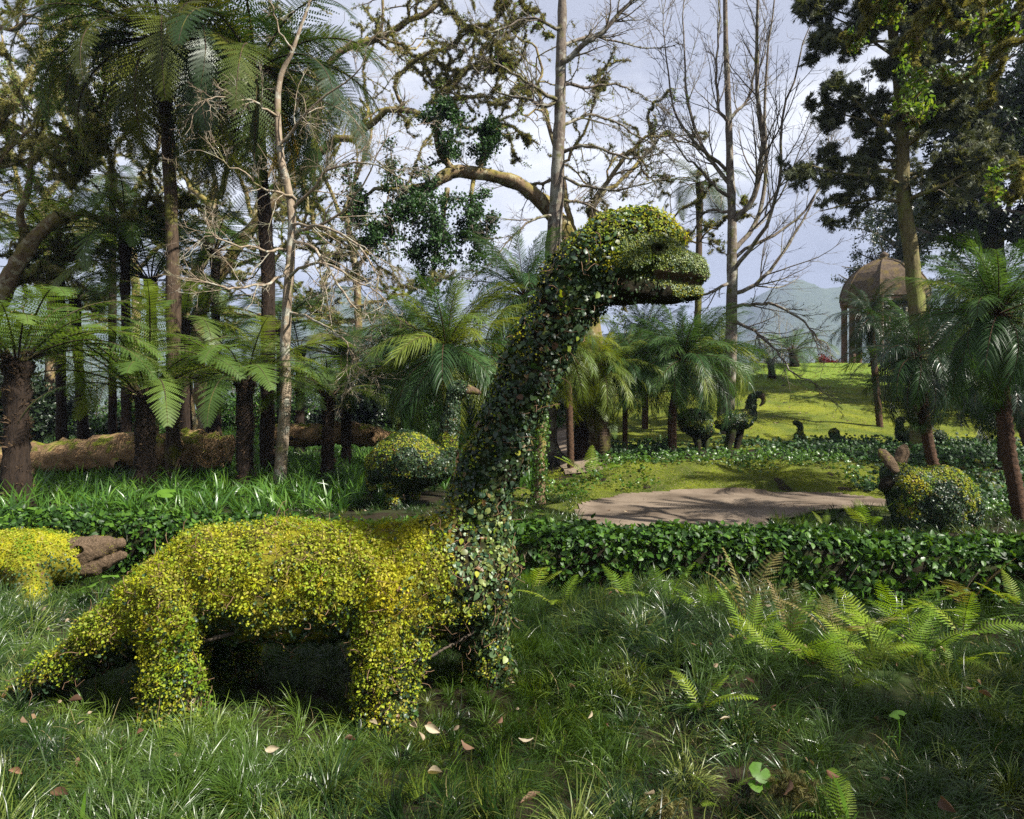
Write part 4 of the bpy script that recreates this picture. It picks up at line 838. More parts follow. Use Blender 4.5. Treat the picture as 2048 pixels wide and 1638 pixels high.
scat('light_ivy_bank', 'ivy_sprig_light', p[m], rt[m], RNG.uniform(.6, 1.15, m.sum()))['label'] = 'light green ivy patches on the bank behind the gravel'
p = tri_pts(-.3, 2.6, 8.8, 13, 60, lambda x, y: (gravel_f(x, y) < -.10) & (gravel_f(x, y) > -1.2) & (vnoise(x, y, 1.2) > .45))
p[:, 2] += RNG.uniform(.02, .15, len(p)); scat('young_ivy_by_gravel', 'ivy_sprig_light', p, yaw(len(p), .4), RNG.uniform(.5, 1.1, len(p)))['label'] = 'fresh green ivy at the left end of the gravel court'
p = tri_pts(-1, 16, 11, 13.6, 130, lambda x, y: (gravel_f(x, y) < .01) & (vnoise(x, y, 3) > .2) & (x > .4))
scat('bank_moss', 'short_grass', p, yaw(len(p), .3), RNG.uniform(.7, 1.6, len(p)))['label'] = 'olive moss and short grass on the low bank behind the gravel'
p = tri_pts(1.5, 26, 16, 31, 26, lambda x, y: lawn_mask(x, y) & inview(x, y, 2) & (x > 1.8) & (x < y*.8))
scat('lawn_moss', 'short_grass', p, yaw(len(p), .3), RNG.uniform(.7, 2.0, len(p)))['label'] = 'rough moss tufts over the sloping lawn'
p = tri_pts(1.5, 24, 16, 30, 14, lambda x, y: lawn_mask(x, y) & inview(x, y, 2) & (vnoise(x, y, .5) > .35))
scat('lawn_leaf_litter', 'litter_bit', p+[0, 0, .03], yaw(len(p), .4), RNG.uniform(.6, 1.5, len(p)))['label'] = 'small fallen leaves strewn over the mossy lawn'
p = tri_pts(.8, 12, 6, 12, 12, lambda x, y: (gravel_f(x, y) > -.03))
scat('gravel_leaf_litter', 'litter_bit', p+[0, 0, .04], yaw(len(p), .25), RNG.uniform(.3, .8, len(p)))['label'] = 'small dry leaves dotted over the gravel'
p = tri_pts(-12, 3, 9, 22, 5, lambda x, y: inview(x, y) & (y > 9))
scat('woodland_leaf_litter', 'litter_bit', p+[0, 0, .03], yaw(len(p), .4), RNG.uniform(.7, 1.6, len(p)))['label'] = 'dead leaves on the ground under the left trees'

# ------------------------------------------------------------ ground ferns
def gfern(px, py, n, s, label, kind='fern', up=.9, seed=0, dz=0.):
    g = np.random.default_rng(400+seed); d = (CH-.02)/max(py-800, 1)*F; b = P(px, py, d); b[2] = gz(b[0], b[1])+.02+dz
    R = root('ground_fern', b, label, 'fern', 'wild ferns growing through the mondo grass')
    for k in range(n):
        az = k*6.283/n+g.normal(0, .5); link('frond', FF[kind][int(g.integers(0, 2 if kind == 'brown' else 3))], R, (0, 0, 0), (g.normal(0, .3), -up*g.uniform(.75, 1.3), az), s*.95*g.uniform(.7, 1.1))
GF = [(1062, 1200, 5, .75, 'fern', 'sunlit yellow green fern at the foot of the hedge nearest the dinosaur chest'), (1120, 1215, 4, .7, 'fern', 'small bright fern just right of the fern by the dinosaur chest'),
 (1258, 1225, 5, .7, 'fern', 'bright fern at the hedge foot above the two fallen brown leaves'), (1335, 1235, 6, .8, 'fern', 'clump of light ferns at the hedge foot left of the tall fading fern'),
 (1405, 1240, 5, .8, 'fern', 'fern with upright light fronds touching the tall fading fern'), (1400, 1425, 6, .62, 'fern', 'low bright fern alone in the grass, left of the other ferns'),
 (1495, 1275, 4, 1.15, 'brown', 'tall fading brownish fern standing above the hedge top'), (1500, 1300, 6, .9, 'fern', 'green fern at the foot of the tall fading fern'),
 (1560, 1345, 6, .85, 'fern', 'sunlit fern in the middle of the fern patch'), (1580, 1290, 4, .85, 'brown', 'thin brown edged fern between two green ferns'),
 (1625, 1365, 6, .75, 'fern', 'bright fern low in the patch with toothed fronds'), (1690, 1400, 6, .72, 'fern', 'nearest large toothed fern of the patch'),
 (1672, 1290, 4, .9, 'brown', 'yellowish fern with pointed upright tip in front of the hedge middle'), (1730, 1330, 5, .7, 'fern', 'smaller dull green fern right of the toothed fern'),
 (1745, 1250, 6, 1.0, 'fern', 'tall green fern against the dark hedge'), (1800, 1240, 5, 1.05, 'fern', 'broad bright fern leaning on the hedge right of centre'),
 (1850, 1300, 7, 1.0, 'fern', 'large spreading fern on the right side of the patch'), (1790, 1310, 6, .85, 'fern', 'fern between the toothed fern and the large spreading one'),
 (1900, 1330, 5, .6, 'fern', 'little bright fern at the right end of the patch'), (1925, 1260, 6, .95, 'fern', 'arching fern near the right edge below the hedge'),
 (1930, 1225, 3, 1.1, 'brown', 'brown fading frond rising against the hedge at the right'), (2040, 1240, 5, .7, 'fern', 'fern cut by the right edge at the hedge foot'),
 (1690, 1640, 6, .5, 'fern', 'bright fern at the bottom edge right of centre'), (1440, 1590, 3, .4, 'fern', 'small pale fern near the bottom, half sunk in grass'),
 (1738, 1058, 5, .9, 'fern', 'light fern behind the hedge beside the rabbit topiary'), (1650, 1052, 3, .5, 'fern', 'tiny fern behind the hedge at the gravel edge'), (1180, 975, 5, 1.5, 'fern', 'green fern in the ivy at the left end of the gravel')]
for k, (a, b_, n_, s_, kd, lb) in enumerate(GF): gfern(a, b_, n_, s_, lb, kd, .95 if kd == 'fern' else 1.2, k)

# broad leaved plants, strap leaves, big fallen leaves
def roundleaf(r, g):
    a = np.linspace(.25, 6.03, 15); rr_ = r*(1+.06*np.sin(a*7)+g.normal(0, .03, 15)); V = [(0, 0, 0)]+[(.5*q*math.cos(x), .5*q*math.sin(x), .08*r) for q, x in zip(rr_, a)]+[(q*math.cos(x), q*math.sin(x), .10*r*math.sin(3*x)) for q, x in zip(rr_, a)]
    Fc = [(0, i+1, i+2) for i in range(14)]+[(i+1, i+16, i+17, i+2) for i in range(14)]; return np.array(V), Fc
def broad(px, py, lv, label):
    g = np.random.default_rng(int(px)); d = (CH-.15)/(py-800)*F; b = P(px, py, d); b[2] = gz(b[0], b[1])
    R = root('broad_leaved_plant', b, label, 'plant', 'round leaved plants')
    for (dx, dy, h_, r) in lv:
        e_ = b+np.array([dx, dy, h_]); Pp = spline([b, b*.5+e_*.5+[.01, 0, .02], e_], 6)[None]; V, Q = tubes(Pp, np.full((1, 6), .003), 5); part('stem', V, Q, M['broad'], R)
        V, Fc = roundleaf(r, g); V = V@rotm(g.uniform(.1, .5), g.normal(0, .3), g.uniform(0, 6.28)).T+e_; part('leaf', V, Fc, [M['broad']], R, True)
broad(195, 1175, [(0, 0, .16, .075), (.07, .05, .20, .06), (-.16, .02, .1, .05)], 'low plant with large bright round leaves below the lizard head')
broad(1520, 1490, [(0, 0, .15, .045), (.04, -.02, .12, .035), (-.03, -.03, .11, .03)], 'plant with two stacked bright round leaves near the bottom right')
broad(1795, 1450, [(0, 0, .20, .036), (-.05, -.04, .12, .02)], 'single pale round leaf on a thin stalk right of the ferns')
broad(300, 1010, [(0, 0, .25, .13), (.2, .05, .28, .12), (-.1, .1, .2, .1)], 'plant with big round leaves behind the left hedge')
broad(935, 1300, [(0, 0, .2, .045), (.05, .02, .12, .03)], 'round leaved seedling in the shade under the dinosaur chest')
def strap(px, py, bl, label):
    d = (CH-.0)/(py-800)*F; b = P(px, py, d); b[2] = gz(b[0], b[1]); R = root('strap_leaf_plant', b, label, 'plant')
    for (dx, dz, L) in bl:
        s = np.linspace(0, 1, 8); p_ = b+np.stack([dx*s**1.3, -.08*s, dz*s*(1-.25*s)], 1)*L; V, Q = strips(p_[None], np.tile([[[.9, .3, .1]]], (1, 8, 1)), (.009*np.array([.5, .8, 1, 1, .9, .75, .5, .05]))[None]); part('leaf', V, Q, M['broad'], R, True)
strap(160, 1720, [(.12, 1.2, .28), (.7, .75, .36), (-.3, .8, .2)], 'strap leaved seedling with two long blades at the bottom left')
strap(1700, 1640, [(-.3, 1.2, .27), (.2, .9, .14)], 'single upright yellow green blade near the bottom right')
def curled(L, W, curl, g):
    V = []; nu, nv = 6, 5
    for i in range(nu):
        u = i/(nu-1)
        for j in range(nv):
            q = j/(nv-1)*2-1; w_ = W*math.sin(math.pi*min(.98, max(.03, u**.85)))*.5
            V.append((u*L-L/2, q*w_, curl*w_*q*q*1.6+.25*L*(u-.5)**2+g.normal(0, .03)*W))
    return np.array(V), [(i*nv+j, (i+1)*nv+j, (i+1)*nv+j+1, i*nv+j+1) for i in range(nu-1) for j in range(nv-1)]
g = np.random.default_rng(77); CL = {m_: [mesh('fallen_leaf', *curled(.085, .042, c_, g), [M[m_]], True) for c_ in (.5, 1.0, -.4)] for m_ in ('litter_pale', 'litter_brown', 'litter')}
FLV = [(865, 1458, .9, 'litter_pale', 'large cream fallen leaf right of the dinosaur front foot'), (832, 1450, .7, 'litter_pale', 'pale leaf touching the dinosaur front foot'), (1052, 1478, .8, 'litter_pale', 'cream fallen leaf in the grass below the dinosaur chest'),
 (545, 1498, .7, 'litter_pale', 'crumpled whitish leaf midway between the dinosaur near feet'), (150, 1402, .75, 'litter', 'tan curled leaf below the dinosaur tail'), (50, 1440, .7, 'litter', 'tan leaf at the left edge below the tail tip'),
 (120, 1588, .95, 'litter_brown', 'rusty curled leaf in the bottom left corner'), (30, 1545, .6, 'litter', 'grey brown leaf lying left of the rusty curled one'), (935, 1490, .8, 'litter_brown', 'brown leaf between the two cream leaves'),
 (1062, 1598, 1.0, 'litter_brown', 'brown withered leaf at the bottom centre'), (870, 1602, .7, 'litter_pale', 'upright pale leaf left of the bottom centre'), (1215, 1448, .5, 'litter_brown', 'small red brown leaf standing upright in the grass'),
 (1245, 1250, .9, 'litter_brown', 'brown leaf lying on the grass before the hedge'), (1300, 1255, .7, 'litter', 'tan leaf beside the brown one before the hedge'), (1180, 1430, .5, 'litter_pale', 'tiny whitish leaf left of the low bright fern'),
 (1500, 1362, .6, 'litter_brown', 'orange brown leaf under the fern patch'), (1900, 1612, 1.0, 'litter_brown', 'large curled brown leaf in the bottom right corner'), (1665, 1548, .7, 'litter', 'tan leaf near the bottom right'),
 (1300, 1590, .8, 'litter', 'tan leaf by the bottom pale moss clump'), (1970, 1390, .7, 'litter_brown', 'brown leaf in the shaded grass at the right'), (1940, 1375, .6, 'litter', 'pale leaf in the shaded grass at the right'),
 (1360, 1110, 0, '', ''), (700, 1480, .6, 'litter_brown', 'brown leaf hanging beside the dinosaur near front foot'), (1000, 1440, .6, 'litter_brown', 'pinkish brown leaf right of the large cream leaf'), (1450, 1438, .6, 'litter_pale', 'whitish leaf just below the low bright fern'),
 (280, 1465, .5, 'litter_brown', 'brown leaf before the dinosaur hind foot'), (1575, 1575, .9, 'litter_brown', 'orange brown leaf heap piece near the bottom right')]
for k, (a, b_, s_, m_, lb) in enumerate(FLV):
    if not s_: continue
    d = (CH-.13)/(b_-800)*F; q = P(a, b_, d); q[2] = max(q[2], gz(q[0], q[1])+.10)
    tag(link('fallen_leaf', CL[m_][k % 3], None, q, (g.normal(.5, .4), g.normal(0, .4), g.uniform(0, 6.28)), s_), lb, 'leaf', 'large fallen leaves in the foreground grass')
for px_, py_, m_, lb in ((1325, 1612, 'lichen_tuft', 'wispy pale lichen clump fallen in the grass at the bottom'), (1580, 1560, 'lichen_tuft', 'orange tan lichen clump near the bottom right')):
    d = (CH-.12)/(py_-800)*F; c = P(px_, py_, d); R = root('fallen_lichen_clump', [c[0], c[1], gz(c[0], c[1])], lb, 'lichen'); k = 220
    pp = c+RNG.normal(0, .035, (k, 3))*[1, 1, .7]-[0, 0, .03]; scat('lichen_strands', 'bough_moss', pp, yaw(k, 1.2), RNG.uniform(.2, .45, k), R)

# ------------------------------------------------------------ fallen trunks
def log(nodes, label, seed):
    S, R_ = limb(nodes, 40, .012, seed); b = S[0, 20].copy(); b[2] = gz(b[0], b[1]); R = root('fallen_tree', b, label, 'fallen trunk', 'mossy fallen trunks')
    g = np.random.default_rng(seed); R_ = R_*(1+.12*(vnoise(np.arange(40)*.35, np.zeros(40)+seed, 1.)[None]-.5)*2); V, Q = bumpy(S, R_, seed, .30, 22); part('trunk', V, Q, M['log'], R, True)
    pts, d = along(g, S, R_, 420, .95); a = (d[:, 2] > .25) & (g.random(len(d)) < .5); scat('moss', 'short_grass', pts[a], eul(frames(d[a], g.uniform(0, 6, a.sum()))), g.uniform(.6, 1.3, a.sum()), R)
    for k in range(3):
        st = S[:, 5+10*k:8+10*k]; c = march(g, S[0, 6+11*k][None], nrm(g.normal(size=(1, 3))+[0, -.6, .5]), np.array([R_[0, 6+11*k]*1.7]), 5, .15, 0); V, Q = bumpy(c, np.full((1, 5), R_[0, 6+11*k]*.38)*np.linspace(1.1, .7, 5), k, .3, 8); part('branch_stub', V, Q, M['log'], R, True)
log([(-160, 930, 13.4, .36), (60, 925, 13.4, .35), (200, 915, 13.5, .36), (330, 905, 13.7, .38), (420, 903, 13.8, .36), (468, 905, 13.9, .26)], 'thick mossy fallen trunk lying behind the short tree ferns at the left', 3)
log([(540, 872, 15.5, .22), (640, 868, 15.5, .24), (720, 870, 15.6, .22), (790, 880, 15.8, .2)], 'thinner fallen trunk behind the slender short tree fern', 5)

# ------------------------------------------------------------ trees
def tree(name, label, base, cat_='tree', group=None):
    b = P(*base); b[2] = gz(b[0], b[1])-.05; return root(name, b, label, cat_, group), b
def trunk_part(R, nodes, mat, seed, K=40, n=14, wob=.006, amp=.12, nm='trunk'):
    S, r = limb(nodes, K, wob, seed); V, Q = bumpy(S, r, seed, amp, n); part(nm, V, Q, M[mat], R, True); return S, r
def stack(lst, K=24):
    return np.concatenate([l[0] for l in lst]), np.concatenate([l[1] for l in lst])
# slim pale tree with a haze of bare twigs
R, b = tree('slim_bare_tree', 'slim pale tree with a tangle of bare white twigs between the tree ferns', (560, 978, 12.2))
S, r = trunk_part(R, [(558, 985, 12.2, .115), (572, 800, 12.2, .10), (574, 640, 12.2, .085), (586, 440, 12.2, .075), (562, 300, 12.15, .06), (560, 170, 12.1, .05), (592, 85, 12.0, .03), (640, -60, 12., .02)], 'bark_pale', 1)
g = np.random.default_rng(21)
BL = [[(575, 470, 12.2, .035), (640, 450, 11.9, .025), (700, 410, 11.6, .018), (760, 300, 11.4, .010), (790, 220, 11.3, .005)], [(585, 480, 12.2, .035), (640, 520, 11.6, .024), (700, 600, 11.2, .015), (770, 680, 11., .006)],
      [(580, 520, 12.2, .03), (520, 560, 11.7, .022), (440, 575, 11.3, .014), (350, 550, 11., .006)], [(575, 560, 12.2, .03), (640, 540, 11.4, .022), (720, 560, 10.9, .014), (800, 640, 10.6, .005)],
      [(562, 300, 12.1, .03), (620, 220, 11.8, .022), (700, 160, 11.6, .012), (760, 60, 11.4, .005)], [(562, 240, 12.1, .025), (500, 190, 11.6, .018), (430, 200, 11.2, .010), (370, 270, 11., .004)],
      [(586, 420, 12.2, .03), (660, 340, 11.8, .022), (730, 330, 11.5, .014), (830, 370, 11.2, .005)], [(576, 620, 12.2, .025), (640, 650, 11.5, .02), (700, 700, 11., .012), (740, 760, 10.8, .004)],
      [(586, 400, 12.2, .028), (530, 380, 11.7, .02), (470, 330, 11.3, .012), (380, 300, 11., .004)], [(575, 500, 12.2, .026), (500, 500, 11.6, .018), (430, 480, 11.2, .01), (360, 520, 11., .004)],
      [(590, 100, 12., .02), (560, 40, 11.8, .012), (530, -40, 11.6, .006)], [(583, 450, 12.2, .028), (680, 470, 11.4, .02), (740, 540, 11., .012), (760, 620, 10.8, .004)]]
bl = [limb(x, 16, .035, 30+i) for i, x in enumerate(BL)]
for q_ in bl: V, Q = tubes(*q_, 7); part('branch', V, Q, M['bark_pale'], R, True)
A = stack(bl); b1 = child(g, *A, 12, .15, 1, .8, .42, 7, .17, -.03, .5, taper=.35, rmin=.006); b2 = child(g, *b1, 7, .15, 1, .8, .55, 6, .18, -.03, .6, rmin=.0045); b3 = child(g, *b2, 4, .2, 1, .7, .5, 4, .15, 0, .7, rmin=.003)
V, Q = cat([tubes(*b1, 4)]); part('twigs', V, Q, M['bark_pale'], R, kind='stuff'); V1, Q1 = tubes(*b2, 3); V2, Q2 = tubes(*b3, 3); part('fine_twigs', np.concatenate([V1, V2]), np.concatenate([Q1, Q2+len(V1)]), M['bark_pale'], R, kind='stuff')
# horizontal limbed bare tree behind the dinosaur neck
R, b = tree('tiered_bare_tree', 'grey bare tree with tiers of level branches rising behind the dinosaur neck', (1095, 900, 15.))
S, r = trunk_part(R, [(1095, 910, 15., .20), (1105, 560, 15., .175), (1118, 350, 15., .145), (1124, 170, 15., .12), (1128, 20, 15., .095), (1130, -250, 15., .05)], 'bark_grey', 2)
BL = [[(1120, 140, 15., .07), (1165, 100, 14.8, .06), (1220, 60, 14.7, .05), (1290, -40, 14.6, .035)], [(1118, 205, 15., .045), (1060, 185, 14.5, .032), (1010, 140, 14.2, .02), (950, 120, 14., .008)],
      [(1116, 205, 15., .045), (1090, 210, 15., .04), (1040, 200, 15.2, .03), (980, 175, 15.4, .014), (920, 90, 15.5, .006)], [(1118, 300, 15., .045), (1170, 290, 14.5, .03), (1250, 310, 14., .02), (1330, 305, 13.6, .008)],
      [(1118, 350, 15., .04), (1180, 362, 14.6, .03), (1260, 362, 14.2, .018), (1350, 350, 14., .007)], [(1118, 360, 15., .04), (1050, 370, 15.5, .028), (960, 340, 15.8, .016), (900, 300, 16., .006)],
      [(1120, 250, 15., .04), (1190, 230, 15.5, .028), (1280, 270, 15.8, .016), (1350, 330, 16., .006)], [(1115, 400, 15., .04), (1180, 410, 15.4, .026), (1240, 450, 15.8, .012), (1290, 480, 16., .005)],
      [(1124, 170, 15., .04), (1190, 170, 15.3, .028), (1270, 180, 15.6, .014), (1340, 230, 16., .006)], [(1112, 440, 15., .035), (1050, 450, 14.5, .024), (980, 520, 14.2, .012), (940, 560, 14., .005)],
      [(1126, 60, 15., .04), (1060, 40, 14.6, .026), (980, 60, 14.2, .014), (900, 30, 14., .006)], [(1126, 90, 15., .04), (1200, 70, 15.6, .026), (1290, 100, 16., .014), (1370, 90, 16.4, .005)], [(1110, 480, 15., .04), (1180, 500, 15.4, .024), (1230, 540, 15.6, .01)]]
bl = [limb(x, 16, .03, 60+i) for i, x in enumerate(BL)]
for q_ in bl: V, Q = tubes(*q_, 7); part('branch', V, Q, M['bark_grey'], R, True)
A = stack(bl); b1 = child(g, *A, 14, .12, 1, .75, .40, 7, .12, .02, .45, taper=.3, rmin=.007); b2 = child(g, *b1, 7, .12, 1, .7, .5, 5, .14, -.04, .6, rmin=.005); b3 = child(g, *b2, 4, .2, 1, .7, .5, 4, .15, -.05, .7, rmin=.004)
V, Q = tubes(*b1, 4); V1, Q1 = tubes(*b2, 3); V2, Q2 = tubes(*b3, 3); part('twigs', np.concatenate([V, V1, V2]), np.concatenate([Q, Q1+len(V), Q2+len(V)+len(V1)]), M['bark_grey'], R, kind='stuff')
p, d = along(g, *stack(bl), 60, 1.1); scat('bough_moss', 'bough_moss', p, eul(frames(d, g.uniform(0, 6, len(p)))), g.uniform(.5, 1.0, len(p)), R)
R, b = tree('ivy_clad_post', 'thin ivy wrapped trunk beside the dinosaur neck at the gravel edge', (1082, 1000, 10.4), 'trunk')
S, r = trunk_part(R, [(1082, 1005, 10.4, .09), (1080, 930, 10.4, .08), (1084, 860, 10.4, .07), (1078, 800, 10.4, .06)], 'bark_moss', 8); p, d = along(g, S, r, 520, 1.1); scat('ivy_leaves', 'ivy_sprig_light', p, eul(frames(d, g.uniform(0, 6, len(p)))), g.uniform(.35, .7, len(p)), R)
# candelabra tree with many ascending stems
R, b = tree('candelabra_bare_tree', 'tall bare tree with many upswept stems rising against the open sky', (1455, 890, 18.))
S, r = trunk_part(R, [(1452, 895, 18., .19), (1460, 650, 18., .15), (1464, 450, 18., .115), (1459, 250, 18., .085), (1452, 60, 18., .06), (1450, -260, 18., .03)], 'bark_grey', 3)
BL = [[(1464, 440, 18., .08), (1505, 390, 17.6, .07), (1522, 300, 17.4, .06), (1520, 180, 17.3, .05), (1514, 0, 17.2, .035), (1512, -200, 17.2, .015)], [(1466, 500, 18., .07), (1520, 430, 18.4, .06), (1535, 330, 18.6, .05), (1528, 180, 18.6, .035), (1545, 0, 18.6, .02), (1560, -120, 18.6, .01)],
      [(1468, 545, 18., .06), (1535, 470, 17.4, .05), (1566, 380, 17.1, .04), (1575, 240, 17., .03), (1600, 100, 17., .018), (1640, 0, 17., .008)], [(1466, 590, 18., .06), (1530, 560, 18.3, .05), (1590, 480, 18.6, .035), (1640, 380, 18.8, .02), (1670, 280, 19., .008)],
      [(1460, 370, 18., .06), (1415, 310, 18.3, .05), (1380, 220, 18.5, .035), (1365, 80, 18.6, .02), (1372, -60, 18.6, .01)], [(1457, 270, 18., .05), (1436, 210, 17.8, .04), (1430, 90, 17.7, .025), (1436, -80, 17.7, .012)],
      [(1460, 340, 18., .05), (1400, 280, 17.5, .04), (1350, 200, 17.2, .025), (1330, 60, 17., .012), (1328, -40, 17., .006)], [(1464, 560, 18., .05), (1410, 590, 17.4, .03), (1350, 560, 17., .02), (1300, 500, 16.8, .008)],
      [(1460, 620, 18., .05), (1520, 610, 17., .04), (1600, 640, 16.4, .025), (1660, 700, 16., .01)], [(1462, 430, 18., .05), (1410, 425, 18.5, .035), (1370, 470, 18.8, .02), (1330, 500, 19., .008)],
      [(1458, 250, 18., .05), (1500, 180, 18.3, .035), (1512, 60, 18.4, .02), (1530, -80, 18.4, .01)], [(1462, 640, 18., .05), (1540, 690, 16.8, .03), (1600, 750, 16.2, .018), (1680, 800, 15.8, .006)],
      [(1467, 520, 18., .05), (1600, 420, 18.8, .03), (1640, 300, 19., .018), (1655, 180, 19., .008)], [(1462, 400, 18., .05), (1395, 330, 17.8, .03), (1345, 290, 17.6, .018), (1300, 200, 17.4, .008)]]
bl = [limb(x, 18, .035, 90+i) for i, x in enumerate(BL)]
for q_ in bl: V, Q = tubes(*q_, 7); part('branch', V, Q, M['bark_grey'], R, True)
A = stack(bl); b1 = child(g, *A, 16, .1, 1, .62, .36, 7, .08, .07, .42, taper=.3, rmin=.009); b2 = child(g, *b1, 8, .1, 1, .7, .5, 5, .10, .05, .55, rmin=.006); b3 = child(g, *b2, 3, .2, 1, .6, .5, 4, .12, .03, .7, rmin=.005)
V, Q = tubes(*b1, 4); V1, Q1 = tubes(*b2, 3); V2, Q2 = tubes(*b3, 3); part('twigs', np.concatenate([V, V1, V2]), np.concatenate([Q, Q1+len(V), Q2+len(V)+len(V1)]), M['bark_grey'], R, kind='stuff')
# gnarled mossy oaks
def W2(x, y, z): return (1024+x/y*F, 800-(z-CH)/y*F, y)
def WL(*a): return [(*W2(x, y, z), r) for x, y, z, r in a]
def oak(label, base, trunk, BL, seed, tw=(6, 5, 3), moss=300, leaves=1.2, mk='lichen_dark', lm='oak_sprig', pale=.25, group='gnarled mossy trees', gn=.34, name='mossy_oak', lf=.5, n3r=.006, ms=1., shade_bough=False):
    g = np.random.default_rng(seed); R, b = tree(name, label, base, 'tree', group)
    if trunk: trunk_part(R, [(a_, b2_, d_, r_*.6) for a_, b2_, d_, r_ in trunk], 'bark_moss', seed, amp=.25)
    bl = [limb([(a_, b2_, d_, r_*.58) for a_, b2_, d_, r_ in x], 20, .07, seed*7+i) for i, x in enumerate(BL)]
    for q_ in bl: V, Q = bumpy(*q_, seed, .2, 8); part('branch', V, Q, M['bark_moss'], R, True)
    A = stack(bl); b1 = child(g, *A, tw[0], .1, 1, .95, lf, 9, gn, .02, .55, taper=.4, rmin=.012); b2 = child(g, *b1, tw[1], .1, 1, .95, .55, 7, gn, .02, .6, rmin=.008); b3 = child(g, *b2, tw[2], .15, 1, .9, .5, 5, gn, .02, .65, rmin=n3r)
    V, Q = tubes(*b1, 6); part('boughs', V, Q, M['bark_moss'], R, True, 'stuff'); V1, Q1 = tubes(*b2, 4); V2, Q2 = tubes(*b3, 3); part('twigs', np.concatenate([V1, V2]), np.concatenate([Q1, Q2+len(V1)]), M['bark_grey'], R, kind='stuff')
    P3 = [along(g, *x, n_, 1.) for x, n_ in ((A, moss*2.4), (b1, moss*.34), (b2, moss*.09))]; p = np.concatenate([x[0] for x in P3]); d = np.concatenate([x[1] for x in P3])
    cl = vnoise(p[:, 0]+p[:, 1], p[:, 2], 1.6) > .38; p, d = p[cl], d[cl]; m = g.random(len(p)) < pale
    for mm, kk, nm in ((m, 'lichen_tuft', 'lichen'), (~m, 'bough_moss', 'bough_moss')):
        scat(nm, kk, p[mm], eul(frames(nrm(d[mm]+[0, 0, -.2]), g.uniform(0, 6, mm.sum()))), g.uniform(.4, 1.15, mm.sum())*ms, R)
    if leaves:
        p, d = along(g, *b3, leaves, 1.)
        if shade_bough:      # added unseen bough; its leaf clump is shaped to shade the dinosaur neck
            V, Q = bumpy(*limb(WL((6.2, 6.4, 4.4, .08), (5.6, 4.6, 5.2, .06), (4.9, 3., 5.8, .04), (3.85, 1.6, 6.1, .02), (3.65, 1.45, 5.5, .01)), 20, .03, 5), 5, .2, 8); part('branch', V, Q, M['bark_moss'], R, True)
            k = 520; pp = np.array([3.72, 1.5, 5.62])+g.normal(0, .075, (k, 3))+g.uniform(-.12, .36, (k, 1))*np.array([.47, 0, .9]); p = np.concatenate([p, pp]); d = np.concatenate([d, nrm(g.normal(size=(k, 3)))])
        scat('leaves', lm, p, eul(frames(d, g.uniform(0, 6, len(p)))), g.uniform(.6, 1.2, len(p)), R)
    return R
oak('twisted mossy oak with limbs arching over the middle of the picture', (430, 900, 18.), [(425, 905, 18., .38), (395, 700, 18., .30), (410, 600, 18., .28), (500, 460, 18., .24), (590, 360, 18., .22), (640, 310, 18., .20)],
    [[(630, 318, 18., .20), (700, 270, 17.8, .17), (790, 208, 17.6, .14), (880, 210, 17.5, .10), (960, 195, 17.4, .07), (1020, 215, 17.3, .04)], [(560, 390, 18., .18), (650, 150, 18.5, .16), (770, 60, 18.6, .15), (880, 5, 18.6, .12), (960, -60, 18.6, .08)],
     [(800, 205, 17.6, .09), (790, 140, 17.3, .08), (840, 95, 17.1, .08), (900, 90, 17., .08), (930, 60, 16.9, .07), (990, 65, 16.8, .05), (1060, 40, 16.6, .03)], [(960, 65, 16.9, .06), (1000, 20, 17.2, .06), (1040, 10, 17.4, .05), (1090, 60, 17.6, .03)],
     [(880, 210, 17.5, .07), (940, 260, 17., .05), (1000, 250, 16.8, .04), (1080, 290, 16.6, .02)], [(760, 70, 18.6, .08), (820, 110, 18.4, .06), (900, 130, 18.2, .05), (980, 120, 18., .04), (1060, 190, 18., .02)], [(860, 210, 17.5, .07), (900, 160, 17.8, .05), (960, 130, 18., .04), (1040, 110, 18.2, .02)],
     [(600, 350, 18., .12), (620, 430, 17.4, .09), (700, 480, 17., .06), (760, 540, 16.8, .03)], [(880, 5, 18.6, .07), (940, 40, 18.2, .05), (1010, 120, 18., .03), (1060, 180, 18., .015)]], 41, tw=(9, 6, 5), moss=420, leaves=.5, lf=.42)
oak('mossy oak whose twisted limbs spread behind the tiered bare tree', (1180, 900, 20.), [(1190, 905, 20., .34), (1180, 600, 20., .28), (1150, 480, 20., .24), (1120, 430, 20., .2)],
    [[(1150, 480, 20., .17), (1210, 380, 19.6, .12), (1270, 300, 19.4, .09), (1330, 265, 19.2, .06), (1400, 300, 19., .03)], [(1180, 420, 20., .12), (1240, 350, 20.4, .10), (1300, 280, 20.6, .07), (1290, 210, 20.6, .05), (1340, 180, 20.6, .03)],
     [(1150, 480, 20., .15), (1120, 330, 20.4, .12), (1070, 230, 20.6, .09), (1080, 130, 20.8, .06), (1020, 60, 21., .03)], [(1270, 300, 19.4, .06), (1300, 340, 19., .05), (1340, 350, 18.8, .03), (1390, 390, 18.6, .015)], [(1120, 330, 20.4, .08), (1180, 250, 20., .06), (1200, 160, 20., .04), (1260, 120, 20., .02)],
     [(1180, 560, 20., .12), (1280, 470, 19.6, .09), (1350, 440, 19.4, .06), (1410, 390, 19.2, .03)], [(1350, 440, 19.4, .06), (1390, 480, 19., .05), (1440, 440, 18.8, .03), (1500, 430, 18.6, .015)]], 43, tw=(8, 6, 4), moss=300, leaves=.5, lf=.42)
